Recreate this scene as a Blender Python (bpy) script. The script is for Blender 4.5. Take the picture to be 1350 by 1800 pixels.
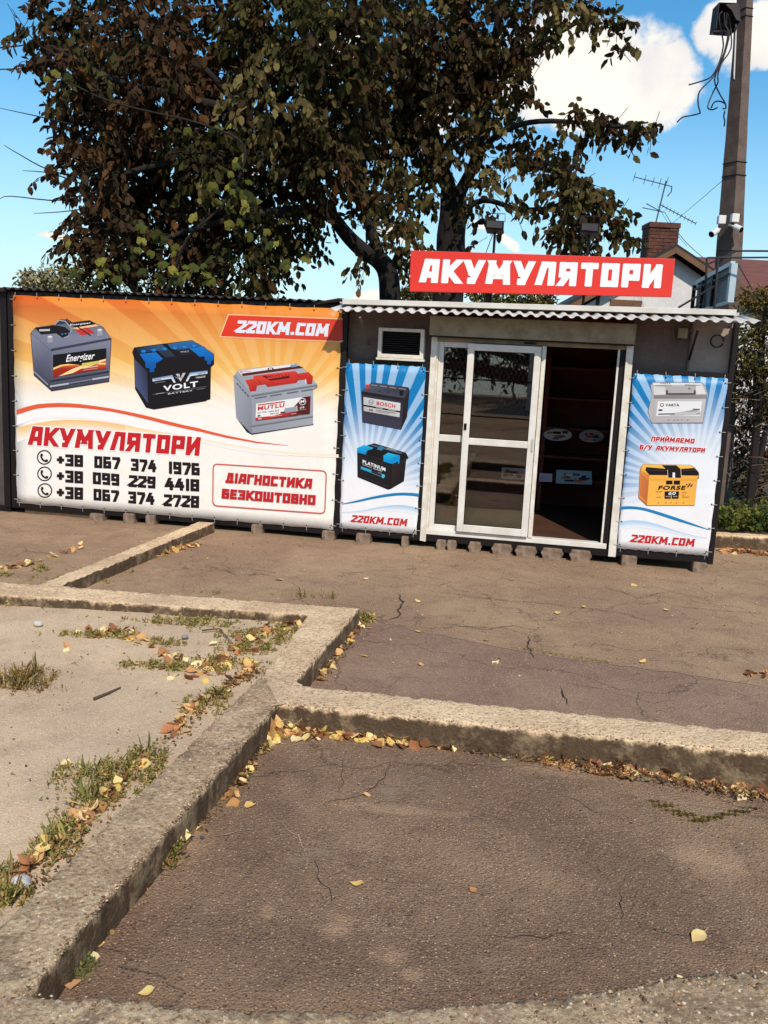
import bpy, bmesh, math, random
import numpy as np
from mathutils import Vector, Matrix, noise
from mathutils.geometry import tessellate_polygon
random.seed(7); rng = np.random.default_rng(11)
for o in list(bpy.data.objects): bpy.data.objects.remove(o)
sc = bpy.context.scene
COL = sc.collection

# ------------------------------------------------------------------ camera
SC = 1.156; H = 1.6*SC; FOC = 1607.2; PITCH = 0.1729; ROLL = 0.0496
cp, sp, cr, sr = math.cos(PITCH), math.sin(PITCH), math.cos(ROLL), math.sin(ROLL)
CF = Vector((0, cp, -sp)); CR = Vector((cr, sr*sp, sr*cp)); CU = Vector((-sr, cr*sp, cr*cp))
cam_d = bpy.data.cameras.new('camera'); cam = bpy.data.objects.new('camera', cam_d); COL.objects.link(cam)
cam_d.sensor_fit = 'VERTICAL'; cam_d.sensor_height = 36; cam_d.lens = FOC/1800*36
cam_d.clip_start = 0.05; cam_d.clip_end = 2000
M = Matrix((CR, CU, -CF)).transposed().to_4x4(); M.translation = (0, 0, H)
cam.matrix_world = M
sc.camera = cam

# ------------------------------------------------------------------ light
SUN_EL, SUN_AZ = math.radians(46), math.radians(168)     # azimuth clockwise from +Y: behind the viewer, a little to the right
sd = Vector((math.sin(SUN_AZ)*math.cos(SUN_EL), math.cos(SUN_AZ)*math.cos(SUN_EL), math.sin(SUN_EL)))
sl = bpy.data.lights.new('sun', 'SUN'); so = bpy.data.objects.new('sun', sl); COL.objects.link(so)
sl.energy = 3.3; sl.angle = math.radians(0.6); sl.color = (1.0, 0.9, 0.77)
so.rotation_euler = (-sd).to_track_quat('-Z', 'Y').to_euler(); so.location = (3, -6, 12)
sc.view_settings.view_transform = 'Standard'; sc.view_settings.look = 'None'
sc.view_settings.exposure = 0.4; sc.view_settings.gamma = 1.0
sc.view_settings.use_curve_mapping = False

# ------------------------------------------------------------------ pixel -> place helpers (photo pixels, each onto a real surface)
def ray(x, y): return CF + CR*((x-675)/FOC) + CU*((900-y)/FOC)
def ground(x, y, z=0.0):
    d = ray(x, y); t = (z-H)/d.z; return Vector((d.x*t, d.y*t, z))
def atY(x, y, Y):
    d = ray(x, y); t = Y/d.y; return Vector((d.x*t, Y, H+d.z*t))
FA = math.radians(-10.05); F0 = Vector((-0.4193*SC, 7.6611*SC, 0))
FN = Vector((math.sin(FA), -math.cos(FA), 0)); FT = Vector((math.cos(FA), math.sin(FA), 0))
def fac(x, y, off=0.0):
    d = ray(x, y); t = (F0.dot(FN)+off)/d.dot(FN)
    P = d*t - F0; return (P.dot(FT), H+d.z*t)
def LP(x, y, off=0.0):
    u, z = fac(x, y, off); return Vector((u, -off, z))
def pxm(Y): return Y/FOC*1.02

# ------------------------------------------------------------------ node helpers
def lin(c):
    c = c/255.0
    return c/12.92 if c <= 0.04045 else ((c+0.055)/1.055)**2.4
def rgb(r, g, b, k=1.0): return (lin(r)*k, lin(g)*k, lin(b)*k, 1.0)
def warm(c, m): return (min(.95, c[0]*m[0]), min(.95, c[1]*m[1]), min(.95, c[2]*m[2]), 1.0)

class NT:
    def __init__(s, nt): s.nt = nt; s.n = nt.nodes; s.l = nt.links
    def new(s, t, **kw):
        n = s.n.new(t)
        for k, v in kw.items(): setattr(n, k, v)
        return n
    def put(s, sock, v):
        if isinstance(v, bpy.types.NodeSocket): s.l.new(v, sock)
        elif v is not None: sock.default_value = v
    def math(s, op, a, b=None, c=None, clamp=False):
        n = s.new('ShaderNodeMath', operation=op); n.use_clamp = clamp
        s.put(n.inputs[0], a)
        if b is not None: s.put(n.inputs[1], b)
        if c is not None: s.put(n.inputs[2], c)
        return n.outputs[0]
    def mix(s, f, a, b, mode='MIX'):
        n = s.new('ShaderNodeMix', data_type='RGBA', blend_type=mode)
        s.put(n.inputs[0], f); s.put(n.inputs[6], a); s.put(n.inputs[7], b); return n.outputs[2]
    def noise(s, vec, scale, detail=3, rough=0.6, dist=0.0):
        n = s.new('ShaderNodeTexNoise'); s.put(n.inputs['Vector'], vec)
        n.inputs['Scale'].default_value = scale; n.inputs['Detail'].default_value = detail
        n.inputs['Roughness'].default_value = rough; n.inputs['Distortion'].default_value = dist
        return n.outputs['Fac']
    def noisec(s, vec, scale, detail=3):
        n = s.new('ShaderNodeTexNoise'); s.put(n.inputs['Vector'], vec)
        n.inputs['Scale'].default_value = scale; n.inputs['Detail'].default_value = detail
        return n.outputs['Color']
    def voro(s, vec, scale, feature='F1', out='Distance'):
        n = s.new('ShaderNodeTexVoronoi', feature=feature); s.put(n.inputs['Vector'], vec)
        n.inputs['Scale'].default_value = scale; return n.outputs[out]
    def ramp(s, v, a, b, lo=0.0, hi=1.0, smooth=True):
        n = s.new('ShaderNodeMapRange'); n.clamp = True
        if smooth: n.interpolation_type = 'SMOOTHSTEP'
        s.put(n.inputs[0], v); n.inputs[1].default_value = a; n.inputs[2].default_value = b
        n.inputs[3].default_value = lo; n.inputs[4].default_value = hi
        return n.outputs[0]
    def bump(s, h, strength=0.5, dist=0.01, normal=None):
        n = s.new('ShaderNodeBump'); n.inputs['Strength'].default_value = strength
        n.inputs['Distance'].default_value = dist; s.put(n.inputs['Height'], h)
        if normal is not None: s.put(n.inputs['Normal'], normal)
        return n.outputs[0]
    def sep(s, v):
        n = s.new('ShaderNodeSeparateXYZ'); s.put(n.inputs[0], v); return n.outputs
    def comb(s, x, y, z):
        n = s.new('ShaderNodeCombineXYZ'); s.put(n.inputs[0], x); s.put(n.inputs[1], y); s.put(n.inputs[2], z); return n.outputs[0]
    def vadd(s, a, b):
        n = s.new('ShaderNodeVectorMath', operation='ADD'); s.put(n.inputs[0], a); s.put(n.inputs[1], b); return n.outputs[0]
    def vscale(s, a, k):
        n = s.new('ShaderNodeVectorMath', operation='SCALE'); s.put(n.inputs[0], a); n.inputs['Scale'].default_value = k; return n.outputs[0]

def newmat(name):
    m = bpy.data.materials.new(name); m.use_nodes = True; t = NT(m.node_tree)
    b = m.node_tree.nodes['Principled BSDF']; t.b = b
    t.obj = t.new('ShaderNodeTexCoord').outputs['Object']
    return m, t
def simple(name, col, rough=0.6, var=0.25, scale=6.0, metal=0.0, bump=0.15, col2=None, spec=None, speckle=0.35):
    m, t = newmat(name)
    f = t.noise(t.obj, scale, 5, 0.65)
    c2 = col2 or tuple(x*(1-var) for x in col[:3])+(1,)
    fine = t.noise(t.obj, scale*9, 3, 0.6)
    c = t.mix(t.ramp(f, 0.35, 0.68), col, c2)
    c = t.mix(t.ramp(fine, 0.3, 0.75, 0.0, speckle), c, tuple(x*0.65 for x in col[:3])+(1,))
    t.put(t.b.inputs['Base Color'], c)
    t.put(t.b.inputs['Roughness'], t.ramp(fine, 0.2, 0.8, max(rough-0.1, 0.05), min(rough+0.12, 1)))
    t.b.inputs['Metallic'].default_value = metal
    if spec is not None: t.b.inputs['Specular IOR Level'].default_value = spec
    if bump: t.put(t.b.inputs['Normal'], t.bump(t.math('ADD', f, t.math('MULTIPLY', fine, 0.4)), bump, 0.01))
    return m

# ------------------------------------------------------------------ world: sky with cumulus
def build_world():
    w = bpy.data.worlds.new('World'); sc.world = w; w.use_nodes = True
    t = NT(w.node_tree); bg = w.node_tree.nodes['Background']
    sky = t.new('ShaderNodeTexSky', sky_type='NISHITA'); sky.sun_disc = False
    sky.sun_elevation = SUN_EL; sky.sun_rotation = SUN_AZ; sky.air_density = 1.1; sky.dust_density = 0.6; sky.ozone_density = 2.2
    hs = t.new('ShaderNodeHueSaturation'); hs.inputs['Saturation'].default_value = 1.3; hs.inputs['Hue'].default_value = 0.485
    t.put(hs.inputs['Color'], sky.outputs[0])
    skyc = t.mix(1.0, hs.outputs[0], (0.92, 1.20, 1.36, 1), 'MULTIPLY')
    d = t.new('ShaderNodeTexCoord').outputs['Generated']
    x, y, z = t.sep(d)
    wob = t.noisec(d, 9.0, 6)
    wv = t.sep(wob)
    yy = t.math('MAXIMUM', y, 0.05)
    gx = t.math('DIVIDE', x, yy); gz = t.math('DIVIDE', z, yy)
    gx2 = t.math('ADD', gx, t.math('MULTIPLY', t.math('SUBTRACT', wv[0], 0.5), 0.10))
    gz2 = t.math('ADD', gz, t.math('MULTIPLY', t.math('SUBTRACT', wv[1], 0.5), 0.10))
    blobs = [(1075, 125, 105, 88), (1020, 175, 90, 42), (1150, 165, 92, 46), (1175, 128, 58, 44), (960, 130, 90, 70), (1020, 75, 75, 55),
             (1262, 48, 48, 42), (1345, 72, 76, 50), (1320, 20, 70, 36),
             (902, 420, 24, 11), (860, 412, 20, 8), (640, 518, 52, 14), (700, 430, 40, 10), (95, 440, 34, 8), (590, 100, 60, 60), (760, 180, 60, 50), (440, 330, 40, 30)]
    best = None
    for (px, py, rx, ry) in blobs:
        dd = ray(px, py); cx, cz = dd.x/dd.y, dd.z/dd.y
        ax, az = rx/FOC*1.13, ry/FOC*1.13
        ex = t.math('DIVIDE', t.math('SUBTRACT', gx2, cx), ax); ez = t.math('DIVIDE', t.math('SUBTRACT', gz2, cz), az)
        r2 = t.math('ADD', t.math('MULTIPLY', ex, ex), t.math('MULTIPLY', ez, ez))
        v = t.math('SUBTRACT', 1.0, r2)
        best = v if best is None else t.math('MAXIMUM', best, v)
    fb = t.noise(d, 16.0, 9, 0.62); fb2 = t.noise(d, 60.0, 6, 0.6)
    dens = t.math('ADD', best, t.math('MULTIPLY', t.math('SUBTRACT', fb, 0.5), 1.9))
    dens = t.math('ADD', dens, t.math('MULTIPLY', t.math('SUBTRACT', fb2, 0.5), 0.5))
    mask = t.ramp(dens, -0.05, 0.5)
    mask = t.math('MULTIPLY', mask, t.ramp(y, 0.05, 0.2))
    # the rest of the sky carries scattered cloud of the same kind
    away = t.ramp(t.noise(d, 2.6, 7, 0.6), 0.56, 0.68)
    front = t.math('MULTIPLY', t.ramp(y, 0.25, 0.55), t.ramp(t.math('ABSOLUTE', gx), 0.75, 0.5))
    front = t.math('MULTIPLY', front, t.ramp(gz, 0.75, 0.6))
    away = t.math('MULTIPLY', away, t.math('SUBTRACT', 1.0, front))
    away = t.math('MULTIPLY', away, t.ramp(z, 0.0, 0.15))
    mask = t.math('MAXIMUM', mask, away)
    sh = t.ramp(t.math('ADD', t.noise(d, 11.0, 5, 0.5), t.math('MULTIPLY', dens, 0.12)), 0.35, 0.75)
    cloud = t.mix(sh, (6.6, 6.7, 7.0, 1), (9.6, 9.1, 8.2, 1))
    hz = t.ramp(z, 0.0, 0.30, 0.62, 0.0)
    skyh = t.mix(hz, skyc, (6.6, 8.4, 9.2, 1))
    t.put(bg.inputs['Color'], t.mix(mask, skyh, cloud))
    bg.inputs['Strength'].default_value = 0.088
build_world()

# ------------------------------------------------------------------ object helpers
class MB:
    def __init__(s): s.v = []; s.f = []; s.c = []
    def poly(s, pts, col=None):
        i = len(s.v); s.v += [tuple(p) for p in pts]; s.f.append(tuple(range(i, i+len(pts))))
        if col is not None: s.c += [col]*len(pts)
        return s
    def box(s, x0, x1, y0, y1, z0, z1):
        i = len(s.v)
        s.v += [(x0,y0,z0),(x1,y0,z0),(x1,y1,z0),(x0,y1,z0),(x0,y0,z1),(x1,y0,z1),(x1,y1,z1),(x0,y1,z1)]
        for q in ((0,3,2,1),(4,5,6,7),(0,1,5,4),(1,2,6,5),(2,3,7,6),(3,0,4,7)): s.f.append(tuple(i+k for k in q))
        return s
    def hexa(s, lo, hi):
        i = len(s.v); s.v += [tuple(p) for p in lo]+[tuple(p) for p in hi]
        for q in ((0,3,2,1),(4,5,6,7),(0,1,5,4),(1,2,6,5),(2,3,7,6),(3,0,4,7)): s.f.append(tuple(i+k for k in q))
        return s
    def tube(s, pts, r, n=8, r2=None, cap=True, sq=False):
        pts = [Vector(p) for p in pts]; N = len(pts); base = len(s.v)
        if sq: n = 4
        up = None
        for k, p in enumerate(pts):
            t_ = (pts[min(k+1, N-1)]-pts[max(k-1, 0)])
            if t_.length < 1e-9: t_ = Vector((0,0,1))
            t_.normalize()
            if up is None:
                a = Vector((0,0,1)) if abs(t_.z) < 0.9 else Vector((0,1,0))
            else: a = up
            b = t_.cross(a).normalized(); up = b.cross(t_).normalized()
            rr = r if r2 is None else r+(r2-r)*k/(N-1)
            if isinstance(r, (list, tuple)): rr = r[k]
            if sq: rr *= 1.414
            for j in range(n):
                an = 2*math.pi*j/n + (math.pi/4 if sq else 0)
                s.v.append(tuple(p + b*math.cos(an)*rr + up*math.sin(an)*rr))
        for k in range(N-1):
            for j in range(n):
                a = base+k*n+j; b_ = base+k*n+(j+1)%n
                s.f.append((a, b_, b_+n, a+n))
        if cap:
            s.f.append(tuple(base+j for j in reversed(range(n)))); s.f.append(tuple(base+(N-1)*n+j for j in range(n)))
        return s
    def disc(s, c, nrm, r, n=16, th=0.01):
        nrm = Vector(nrm).normalized(); return s.tube([Vector(c), Vector(c)+nrm*th], r, n)
    def build(s, name, mat, parent=None, bevel=0.0, smooth=False, attr=None):
        me = bpy.data.meshes.new(name); me.from_pydata(s.v, [], s.f); me.update()
        if s.c and len(s.c) == len(s.v):
            a = me.color_attributes.new('Col', 'FLOAT_COLOR', 'POINT')
            a.data.foreach_set('color', [x for c in s.c for x in (c[0], c[1], c[2], 1.0)])
        o = bpy.data.objects.new(name, me); COL.objects.link(o)
        if mat: me.materials.append(mat)
        if parent: o.parent = parent
        if smooth:
            me.polygons.foreach_set('use_smooth', [True]*len(me.polygons))
        if bevel:
            md = o.modifiers.new('bevel', 'BEVEL'); md.width = bevel; md.segments = 2; md.limit_method = 'ANGLE'
        return o
def tag(o, label=None, cat=None, group=None, kind=None):
    if label: o['label'] = label
    if cat: o['category'] = cat
    if group: o['group'] = group
    if kind: o['kind'] = kind
    return o
def empty(name, loc=(0,0,0), rz=0.0):
    o = bpy.data.objects.new(name, None); COL.objects.link(o); o.location = loc; o.rotation_euler = (0,0,rz); o.empty_display_size = 0.1
    return o
def fthing(name, label, cat, group=None):       # a thing in the kiosk front's own frame
    return tag(empty(name, F0, FA), label, cat, group)
def npmesh(name, verts, faces, mat, cols=None, parent=None, smooth=False):
    me = bpy.data.meshes.new(name)
    nv, (nf, k) = len(verts), faces.shape
    me.vertices.add(nv); me.vertices.foreach_set('co', verts.astype(np.float32).ravel())
    me.loops.add(nf*k); me.loops.foreach_set('vertex_index', faces.astype(np.int32).ravel())
    me.polygons.add(nf); me.polygons.foreach_set('loop_start', np.arange(0, nf*k, k, dtype=np.int32))
    if cols is not None:
        a = me.color_attributes.new('Col', 'FLOAT_COLOR', 'POINT')
        cc = np.ones((nv, 4), np.float32); cc[:, :3] = cols; a.data.foreach_set('color', cc.ravel())
    me.update(calc_edges=True)
    if smooth: me.polygons.foreach_set('use_smooth', [True]*nf)
    me.materials.append(mat); o = bpy.data.objects.new(name, me); COL.objects.link(o)
    if parent: o.parent = parent
    return o

# ------------------------------------------------------------------ materials
def ground_mat(name, base, light, dark, cracks=0.6, speck=0.5, patch=0.9, bump=0.5, crack_scale=0.55, stain=None, grain=1.0, tone=(1,1,1), spots=()):
    base, light, dark = warm(base, tone), warm(light, tone), warm(dark, tone)
    m, t = newmat(name); P = t.obj
    wob = t.vadd(P, t.vscale(t.noisec(P, 3.0, 4), 0.55))
    big = t.noise(P, patch, 5, 0.62, 0.4); mid = t.noise(P, 5.0, 6, 0.7); fine = t.noise(P, 55.0, 5, 0.75)
    grit = t.voro(P, 120.0); gritc = t.voro(P, 120.0, 'F1', 'Color'); g2 = t.voro(P, 45.0)
    c = t.mix(t.ramp(big, 0.38, 0.66), base, light)
    c = t.mix(t.ramp(mid, 0.45, 0.75, 0, 0.55), c, dark)
    c = t.mix(t.ramp(fine, 0.52, 0.78, 0, 0.55), c, dark)
    c = t.mix(t.ramp(fine, 0.42, 0.25, 0, 0.35), c, light)
    hi = t.noise(P, 170.0, 3, 0.7); hi2 = t.noise(P, 85.0, 3, 0.7)
    c = t.mix(t.ramp(hi, 0.50, 0.66, 0, 0.55*grain), c, tuple(x*0.5 for x in dark[:3])+(1,))
    c = t.mix(t.ramp(hi2, 0.47, 0.32, 0, 0.5*grain), c, tuple(min(1, x*1.35) for x in light[:3])+(1,))
    dots = t.new('ShaderNodeSeparateColor'); t.put(dots.inputs[0], t.voro(P, 38.0, 'F1', 'Color'))
    dt = t.math('MULTIPLY', t.ramp(dots.outputs[2], 0.80, 0.84, 0, 1), t.ramp(g2, 0.24, 0.14, 0, 0.7))
    c = t.mix(t.math('MULTIPLY', dt, t.ramp(mid, 0.4, 0.62)), c, tuple(x*0.4 for x in dark[:3])+(1,))
    gs = t.new('ShaderNodeSeparateColor'); t.put(gs.inputs[0], gritc)
    st = t.math('MULTIPLY', t.ramp(gs.outputs[0], 0.86, 0.93, 0, speck), t.ramp(grit, 0.42, 0.25))
    c = t.mix(st, c, tuple(min(1, x*2.4) for x in light[:3])+(1,))
    st2 = t.math('MULTIPLY', t.ramp(gs.outputs[1], 0.80, 0.9, 0, speck*0.9), t.ramp(grit, 0.5, 0.3))
    c = t.mix(st2, c, tuple(x*0.35 for x in dark[:3])+(1,))
    e1 = t.voro(wob, crack_scale, 'DISTANCE_TO_EDGE'); e2 = t.voro(wob, crack_scale*3.1, 'DISTANCE_TO_EDGE')
    gate = t.ramp(t.noise(P, 1.3, 3), 0.45, 0.6)
    k1 = t.ramp(e1, 0.005, 0.001, 0, cracks); k2 = t.math('MULTIPLY', t.ramp(e2, 0.012, 0.002, 0, cracks*0.7), gate)
    k = t.math('MAXIMUM', k1, k2)
    c = t.mix(k, c, tuple(x*0.25 for x in dark[:3])+(1,))
    if spots:
        X, Y, _ = t.sep(P); best = None; nn_ = t.math('MULTIPLY', t.math('SUBTRACT', t.noise(P, 14.0, 6, 0.75), 0.5), 2.6)
        for (sx, sy, rx, ry) in spots:
            ex = t.math('DIVIDE', t.math('SUBTRACT', X, sx), rx); ey = t.math('DIVIDE', t.math('SUBTRACT', Y, sy), ry)
            v_ = t.math('SUBTRACT', 1.0, t.math('ADD', t.math('MULTIPLY', ex, ex), t.math('MULTIPLY', ey, ey)))
            best = v_ if best is None else t.math('MAXIMUM', best, v_)
        c = t.mix(t.ramp(t.math('ADD', best, nn_), 0.1, 1.5, 0, 0.6), c, warm(light, (1.5, 1.5, 1.5)))
    if stain:
        s = t.ramp(t.noise(P, 2.2, 7, 0.7, 0.6), 0.57, 0.72, 0, 0.7); c = t.mix(s, c, stain)
    t.put(t.b.inputs['Base Color'], c); t.b.inputs['Roughness'].default_value = 0.95; t.b.inputs['Specular IOR Level'].default_value = 0.25
    h = t.math('ADD', t.math('MULTIPLY', fine, 0.6), t.math('MULTIPLY', grit, 0.5))
    h = t.math('ADD', h, t.math('MULTIPLY', mid, 0.6)); h = t.math('SUBTRACT', h, t.math('MULTIPLY', k, 1.2))
    t.put(t.b.inputs['Normal'], t.bump(h, bump, 0.012))
    return m
M_bay = ground_mat('asphalt_dark', rgb(136,114,96,.95), rgb(168,144,120,.98), rgb(104,84,72,.9), cracks=0.3, speck=0.8, bump=0.9, crack_scale=0.42, grain=1.1, tone=(.82,.73,.65), stain=rgb(176,156,130,.62),
    spots=[(ground(a, b).x, ground(a, b).y, rx, ry) for a, b, rx, ry in ((590,1625,.09,.10),(685,1678,.08,.09),(725,1712,.05,.05),(470,1605,.05,.06),(1240,1500,.22,.20),(1050,1350,.5,.10),(700,1420,.35,.06),(330,1480,.1,.2))])
M_patch = ground_mat('asphalt_older', rgb(148,122,106,1.0), rgb(166,140,120,1.0), rgb(114,92,80,.95), cracks=0.4, speck=0.7, bump=0.7, crack_scale=0.5, tone=(.84,.79,.72))
M_fore = ground_mat('asphalt_forecourt', rgb(164,139,117,.92), rgb(188,164,136,.92), rgb(130,106,88,.88), cracks=0.45, speck=0.6, bump=0.6, crack_scale=0.62, grain=1.1, tone=(.84,.755,.665), stain=rgb(150,128,106,.62))
M_sand = ground_mat('sandy_ground', rgb(214,192,166,.95), rgb(230,208,178,.98), rgb(180,156,134,.9), cracks=0.0, speck=0.4, patch=1.2, bump=0.35, stain=rgb(176,148,122,.8), grain=.75, tone=(.78,.72,.65))
M_soil = simple('soil', rgb(92,74,50,.6), 0.95, 0.4, 3.0, bump=0.5, col2=rgb(70,72,34,.6))

def kerb_mat(name, K, dirty):
    m, t = newmat(name); P = t.obj
    big = t.noise(P, 2.2, 6, 0.7, 0.5); fine = t.noise(P, 45, 6, 0.8)
    geo = t.new('ShaderNodeNewGeometry'); nz = t.sep(geo.outputs['True Normal'])[2]
    z = t.sep(P)[2]
    c = t.mix(t.ramp(big, 0.35, 0.66), rgb(238,206,164,K), rgb(208,174,138,K))
    c = t.mix(t.ramp(t.noise(P, 6, 5, 0.7), 0.45, 0.7, 0, dirty), c, rgb(156,128,100,K))
    c = t.mix(t.ramp(fine, 0.53, 0.62, 0, 0.8), c, rgb(140,112,84,.85))
    f2 = t.noise(P, 130, 3, 0.7); c = t.mix(t.ramp(f2, 0.54, 0.68, 0, 0.5), c, rgb(120,94,72,.8))
    c = t.mix(t.ramp(fine, 0.46, 0.34, 0, 0.85), c, rgb(250,228,192,min(.95, K+.2)))
    v = t.voro(P, 60.0); vc = t.new('ShaderNodeSeparateColor'); t.put(vc.inputs[0], t.voro(P, 60.0, 'F1', 'Color'))
    c = t.mix(t.math('MULTIPLY', t.ramp(vc.outputs[0], 0.82, 0.9, 0, 0.7), t.ramp(v, 0.45, 0.2)), c, rgb(150,116,90,.8))
    c = t.mix(t.math('MULTIPLY', t.ramp(vc.outputs[1], 0.93, 0.96, 0, 0.8), t.ramp(t.math('ADD', v, t.math('MULTIPLY', f2, .4)), 0.6, 0.4)), c, rgb(240,222,190,.9))
    # splash dirt and moss clings to the lower, upright faces
    dirt = t.math('MULTIPLY', t.ramp(nz, 0.8, 0.5), t.ramp(t.math('ADD', z, t.math('MULTIPLY', t.noise(P, 14, 5, 0.7), 0.10)), 0.188, 0.150))
    c = t.mix(t.math('MULTIPLY', dirt, 0.95), c, t.mix(t.ramp(t.noise(P, 7, 6, 0.75), 0.46, 0.66), rgb(84,64,47,.62), rgb(150,128,100,.7)))
    t.put(t.b.inputs['Base Color'], c); t.b.inputs['Roughness'].default_value = 0.95; t.b.inputs['Specular IOR Level'].default_value = 0.2
    t.put(t.b.inputs['Normal'], t.bump(t.math('ADD', fine, t.math('MULTIPLY', v, 0.5)), 0.9, 0.012))
    return m
M_kerb = kerb_mat('kerb_concrete', 1.0, .35); M_kerbd = kerb_mat('kerb_concrete_worn', .70, .85)

M_black = simple('black_painted_steel', rgb(26,16,16,.9), 0.55, 0.3, 8, bump=0.05, spec=0.3)
M_white = simple('white_painted_metal', rgb(238,232,222,.86), 0.45, 0.10, 5, bump=0.03, col2=rgb(224,216,204,.84), speckle=.08)
M_jamb = simple('chalky_white_trim', rgb(240,234,222,.86), 0.6, 0.1, 9, bump=0.04, col2=rgb(220,208,190,.84), speckle=.12)
M_box = simple('weathered_beige_metal', rgb(196,180,150,.62), 0.7, 0.3, 7, bump=0.1, col2=rgb(160,140,112,.6))
M_wall = simple('grey_brown_wall_panel', rgb(172,154,142,.85), 0.8, 0.2, 2.5, bump=0.1)
M_walld = simple('dark_wall_panel', rgb(128,108,98,.7), 0.8, 0.2, 3, bump=0.1)
M_inside = simple('dark_brown_interior', rgb(140,70,52,.7), 0.8, 0.3, 3, bump=0.05)
M_floor = simple('brown_floor_board', rgb(110,74,52,.55), 0.6, 0.3, 4, bump=0.05)
M_beige = simple('beige_panel', rgb(214,186,146,.75), 0.6, 0.12, 3, bump=0.03)
M_galv = simple('pale_grey_roof_sheet', rgb(214,208,202,.8), 0.55, 0.12, 5, bump=0.03, metal=0.0, speckle=.12)
M_roofd = simple('dark_roof_sheet', rgb(40,26,26,.8), 0.7, 0.3, 6, bump=0.08)
M_cont = simple('grey_garage_metal', rgb(116,104,98,.6), 0.7, 0.25, 2.4, bump=0.12, col2=rgb(84,72,68,.6))
M_block = simple('concrete_block', rgb(176,150,126,.66), 0.95, 0.3, 14, bump=0.5, col2=rgb(120,96,76,.62))
M_wood = simple('grey_wood', rgb(120,92,70,.6), 0.9, 0.35, 12, bump=0.3)
M_tie = simple('plastic_tie', rgb(214,208,204,.8), 0.5, 0.1, 20, bump=0)
M_wire = simple('black_cable', rgb(34,30,34,.9), 0.6, 0.2, 20, bump=0)
M_bark = simple('dark_bark', rgb(38,28,24,.3), 0.95, 0.45, 14, bump=1.0, col2=rgb(56,42,34,.3))
M_twig = simple('twig_bark', rgb(50,36,30,.4), 0.95, 0.3, 20, bump=0.3)
M_conc = simple('pole_concrete', rgb(134,114,102,.6), 0.95, 0.3, 5, bump=0.5, col2=rgb(104,84,74,.6))
M_brick = simple('red_brown_brick', rgb(128,76,58,.6), 0.9, 0.4, 9, bump=0.4, col2=rgb(92,50,40,.6))
M_mortar = simple('grey_mortar', rgb(112,92,80,.6), 0.95, 0.2, 12, bump=0.3)
M_house = simple('whitewashed_render', rgb(232,226,222,.86), 0.9, 0.14, 2.0, bump=0.15)
M_tan = simple('tan_timber', rgb(150,108,72,.55), 0.8, 0.3, 5, bump=0.2)
M_redroof = simple('red_brown_roofing', rgb(150,88,72,.6), 0.85, 0.25, 3, bump=0.2)
M_aluf = simple('pale_blue_white_profile', rgb(196,212,220,.78), 0.4, 0.1, 4, bump=0.02)
M_sheetg = simple('grey_backing_sheet', rgb(150,148,148,.66), 0.6, 0.25, 2.5, bump=0.04)
M_camw = simple('white_plastic', rgb(236,232,226,.85), 0.35, 0.06, 10, bump=0)
M_alu = simple('antenna_metal', rgb(70,76,86,.7), 0.45, 0.2, 20, bump=0, metal=0.3)
M_red = simple('bright_red_sign_face', rgb(226,46,28,.92), 0.5, 0.04, 2, bump=0.02)
M_lens = simple('black_lens', rgb(18,18,22,.9), 0.15, 0.1, 20, bump=0)

def glass_mat():
    m = bpy.data.materials.new('tinted_glass'); m.use_nodes = True; t = NT(m.node_tree)
    t.n.remove(t.n['Principled BSDF']); out = t.n['Material Output']
    tr = t.new('ShaderNodeBsdfTransparent'); tr.inputs[0].default_value = (0.96, 0.94, 0.90, 1)
    gl = t.new('ShaderNodeBsdfGlossy'); gl.inputs['Roughness'].default_value = 0.012; gl.inputs[0].default_value = (0.95, 0.92, 0.88, 1)
    fr = t.new('ShaderNodeFresnel'); fr.inputs[0].default_value = 1.5
    f = t.math('ADD', t.math('MULTIPLY', fr.outputs[0], 1.0), 0.06)
    mx = t.new('ShaderNodeMixShader'); t.put(mx.inputs[0], f); t.l.new(tr.outputs[0], mx.inputs[1]); t.l.new(gl.outputs[0], mx.inputs[2])
    t.l.new(mx.outputs[0], out.inputs[0]); return m
M_glass = glass_mat()

def attr_mat(name, rough=0.5, trans=0.0, spec=0.3, bumpy=False, k=1.0):
    m, t = newmat(name)
    a = t.new('ShaderNodeVertexColor'); a.layer_name = 'Col'; c = a.outputs[0]
    t.put(t.b.inputs['Base Color'], c); t.b.inputs['Roughness'].default_value = rough; t.b.inputs['Specular IOR Level'].default_value = spec
    if trans:
        tl = t.new('ShaderNodeBsdfTranslucent'); t.put(tl.inputs[0], c)
        mx = t.new('ShaderNodeMixShader'); mx.inputs[0].default_value = trans
        t.l.new(t.b.outputs[0], mx.inputs[1]); t.l.new(tl.outputs[0], mx.inputs[2]); t.l.new(mx.outputs[0], t.n['Material Output'].inputs[0])
    return m
M_print = attr_mat('printed_ink', 0.5, spec=0.25)
M_leaf = attr_mat('tree_leaf', 0.75, 0.22, 0.10)
M_dry = attr_mat('dry_leaf', 0.7, 0.15, 0.2)
M_herb = attr_mat('weed_leaf', 0.7, 0.2, 0.2)

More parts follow.
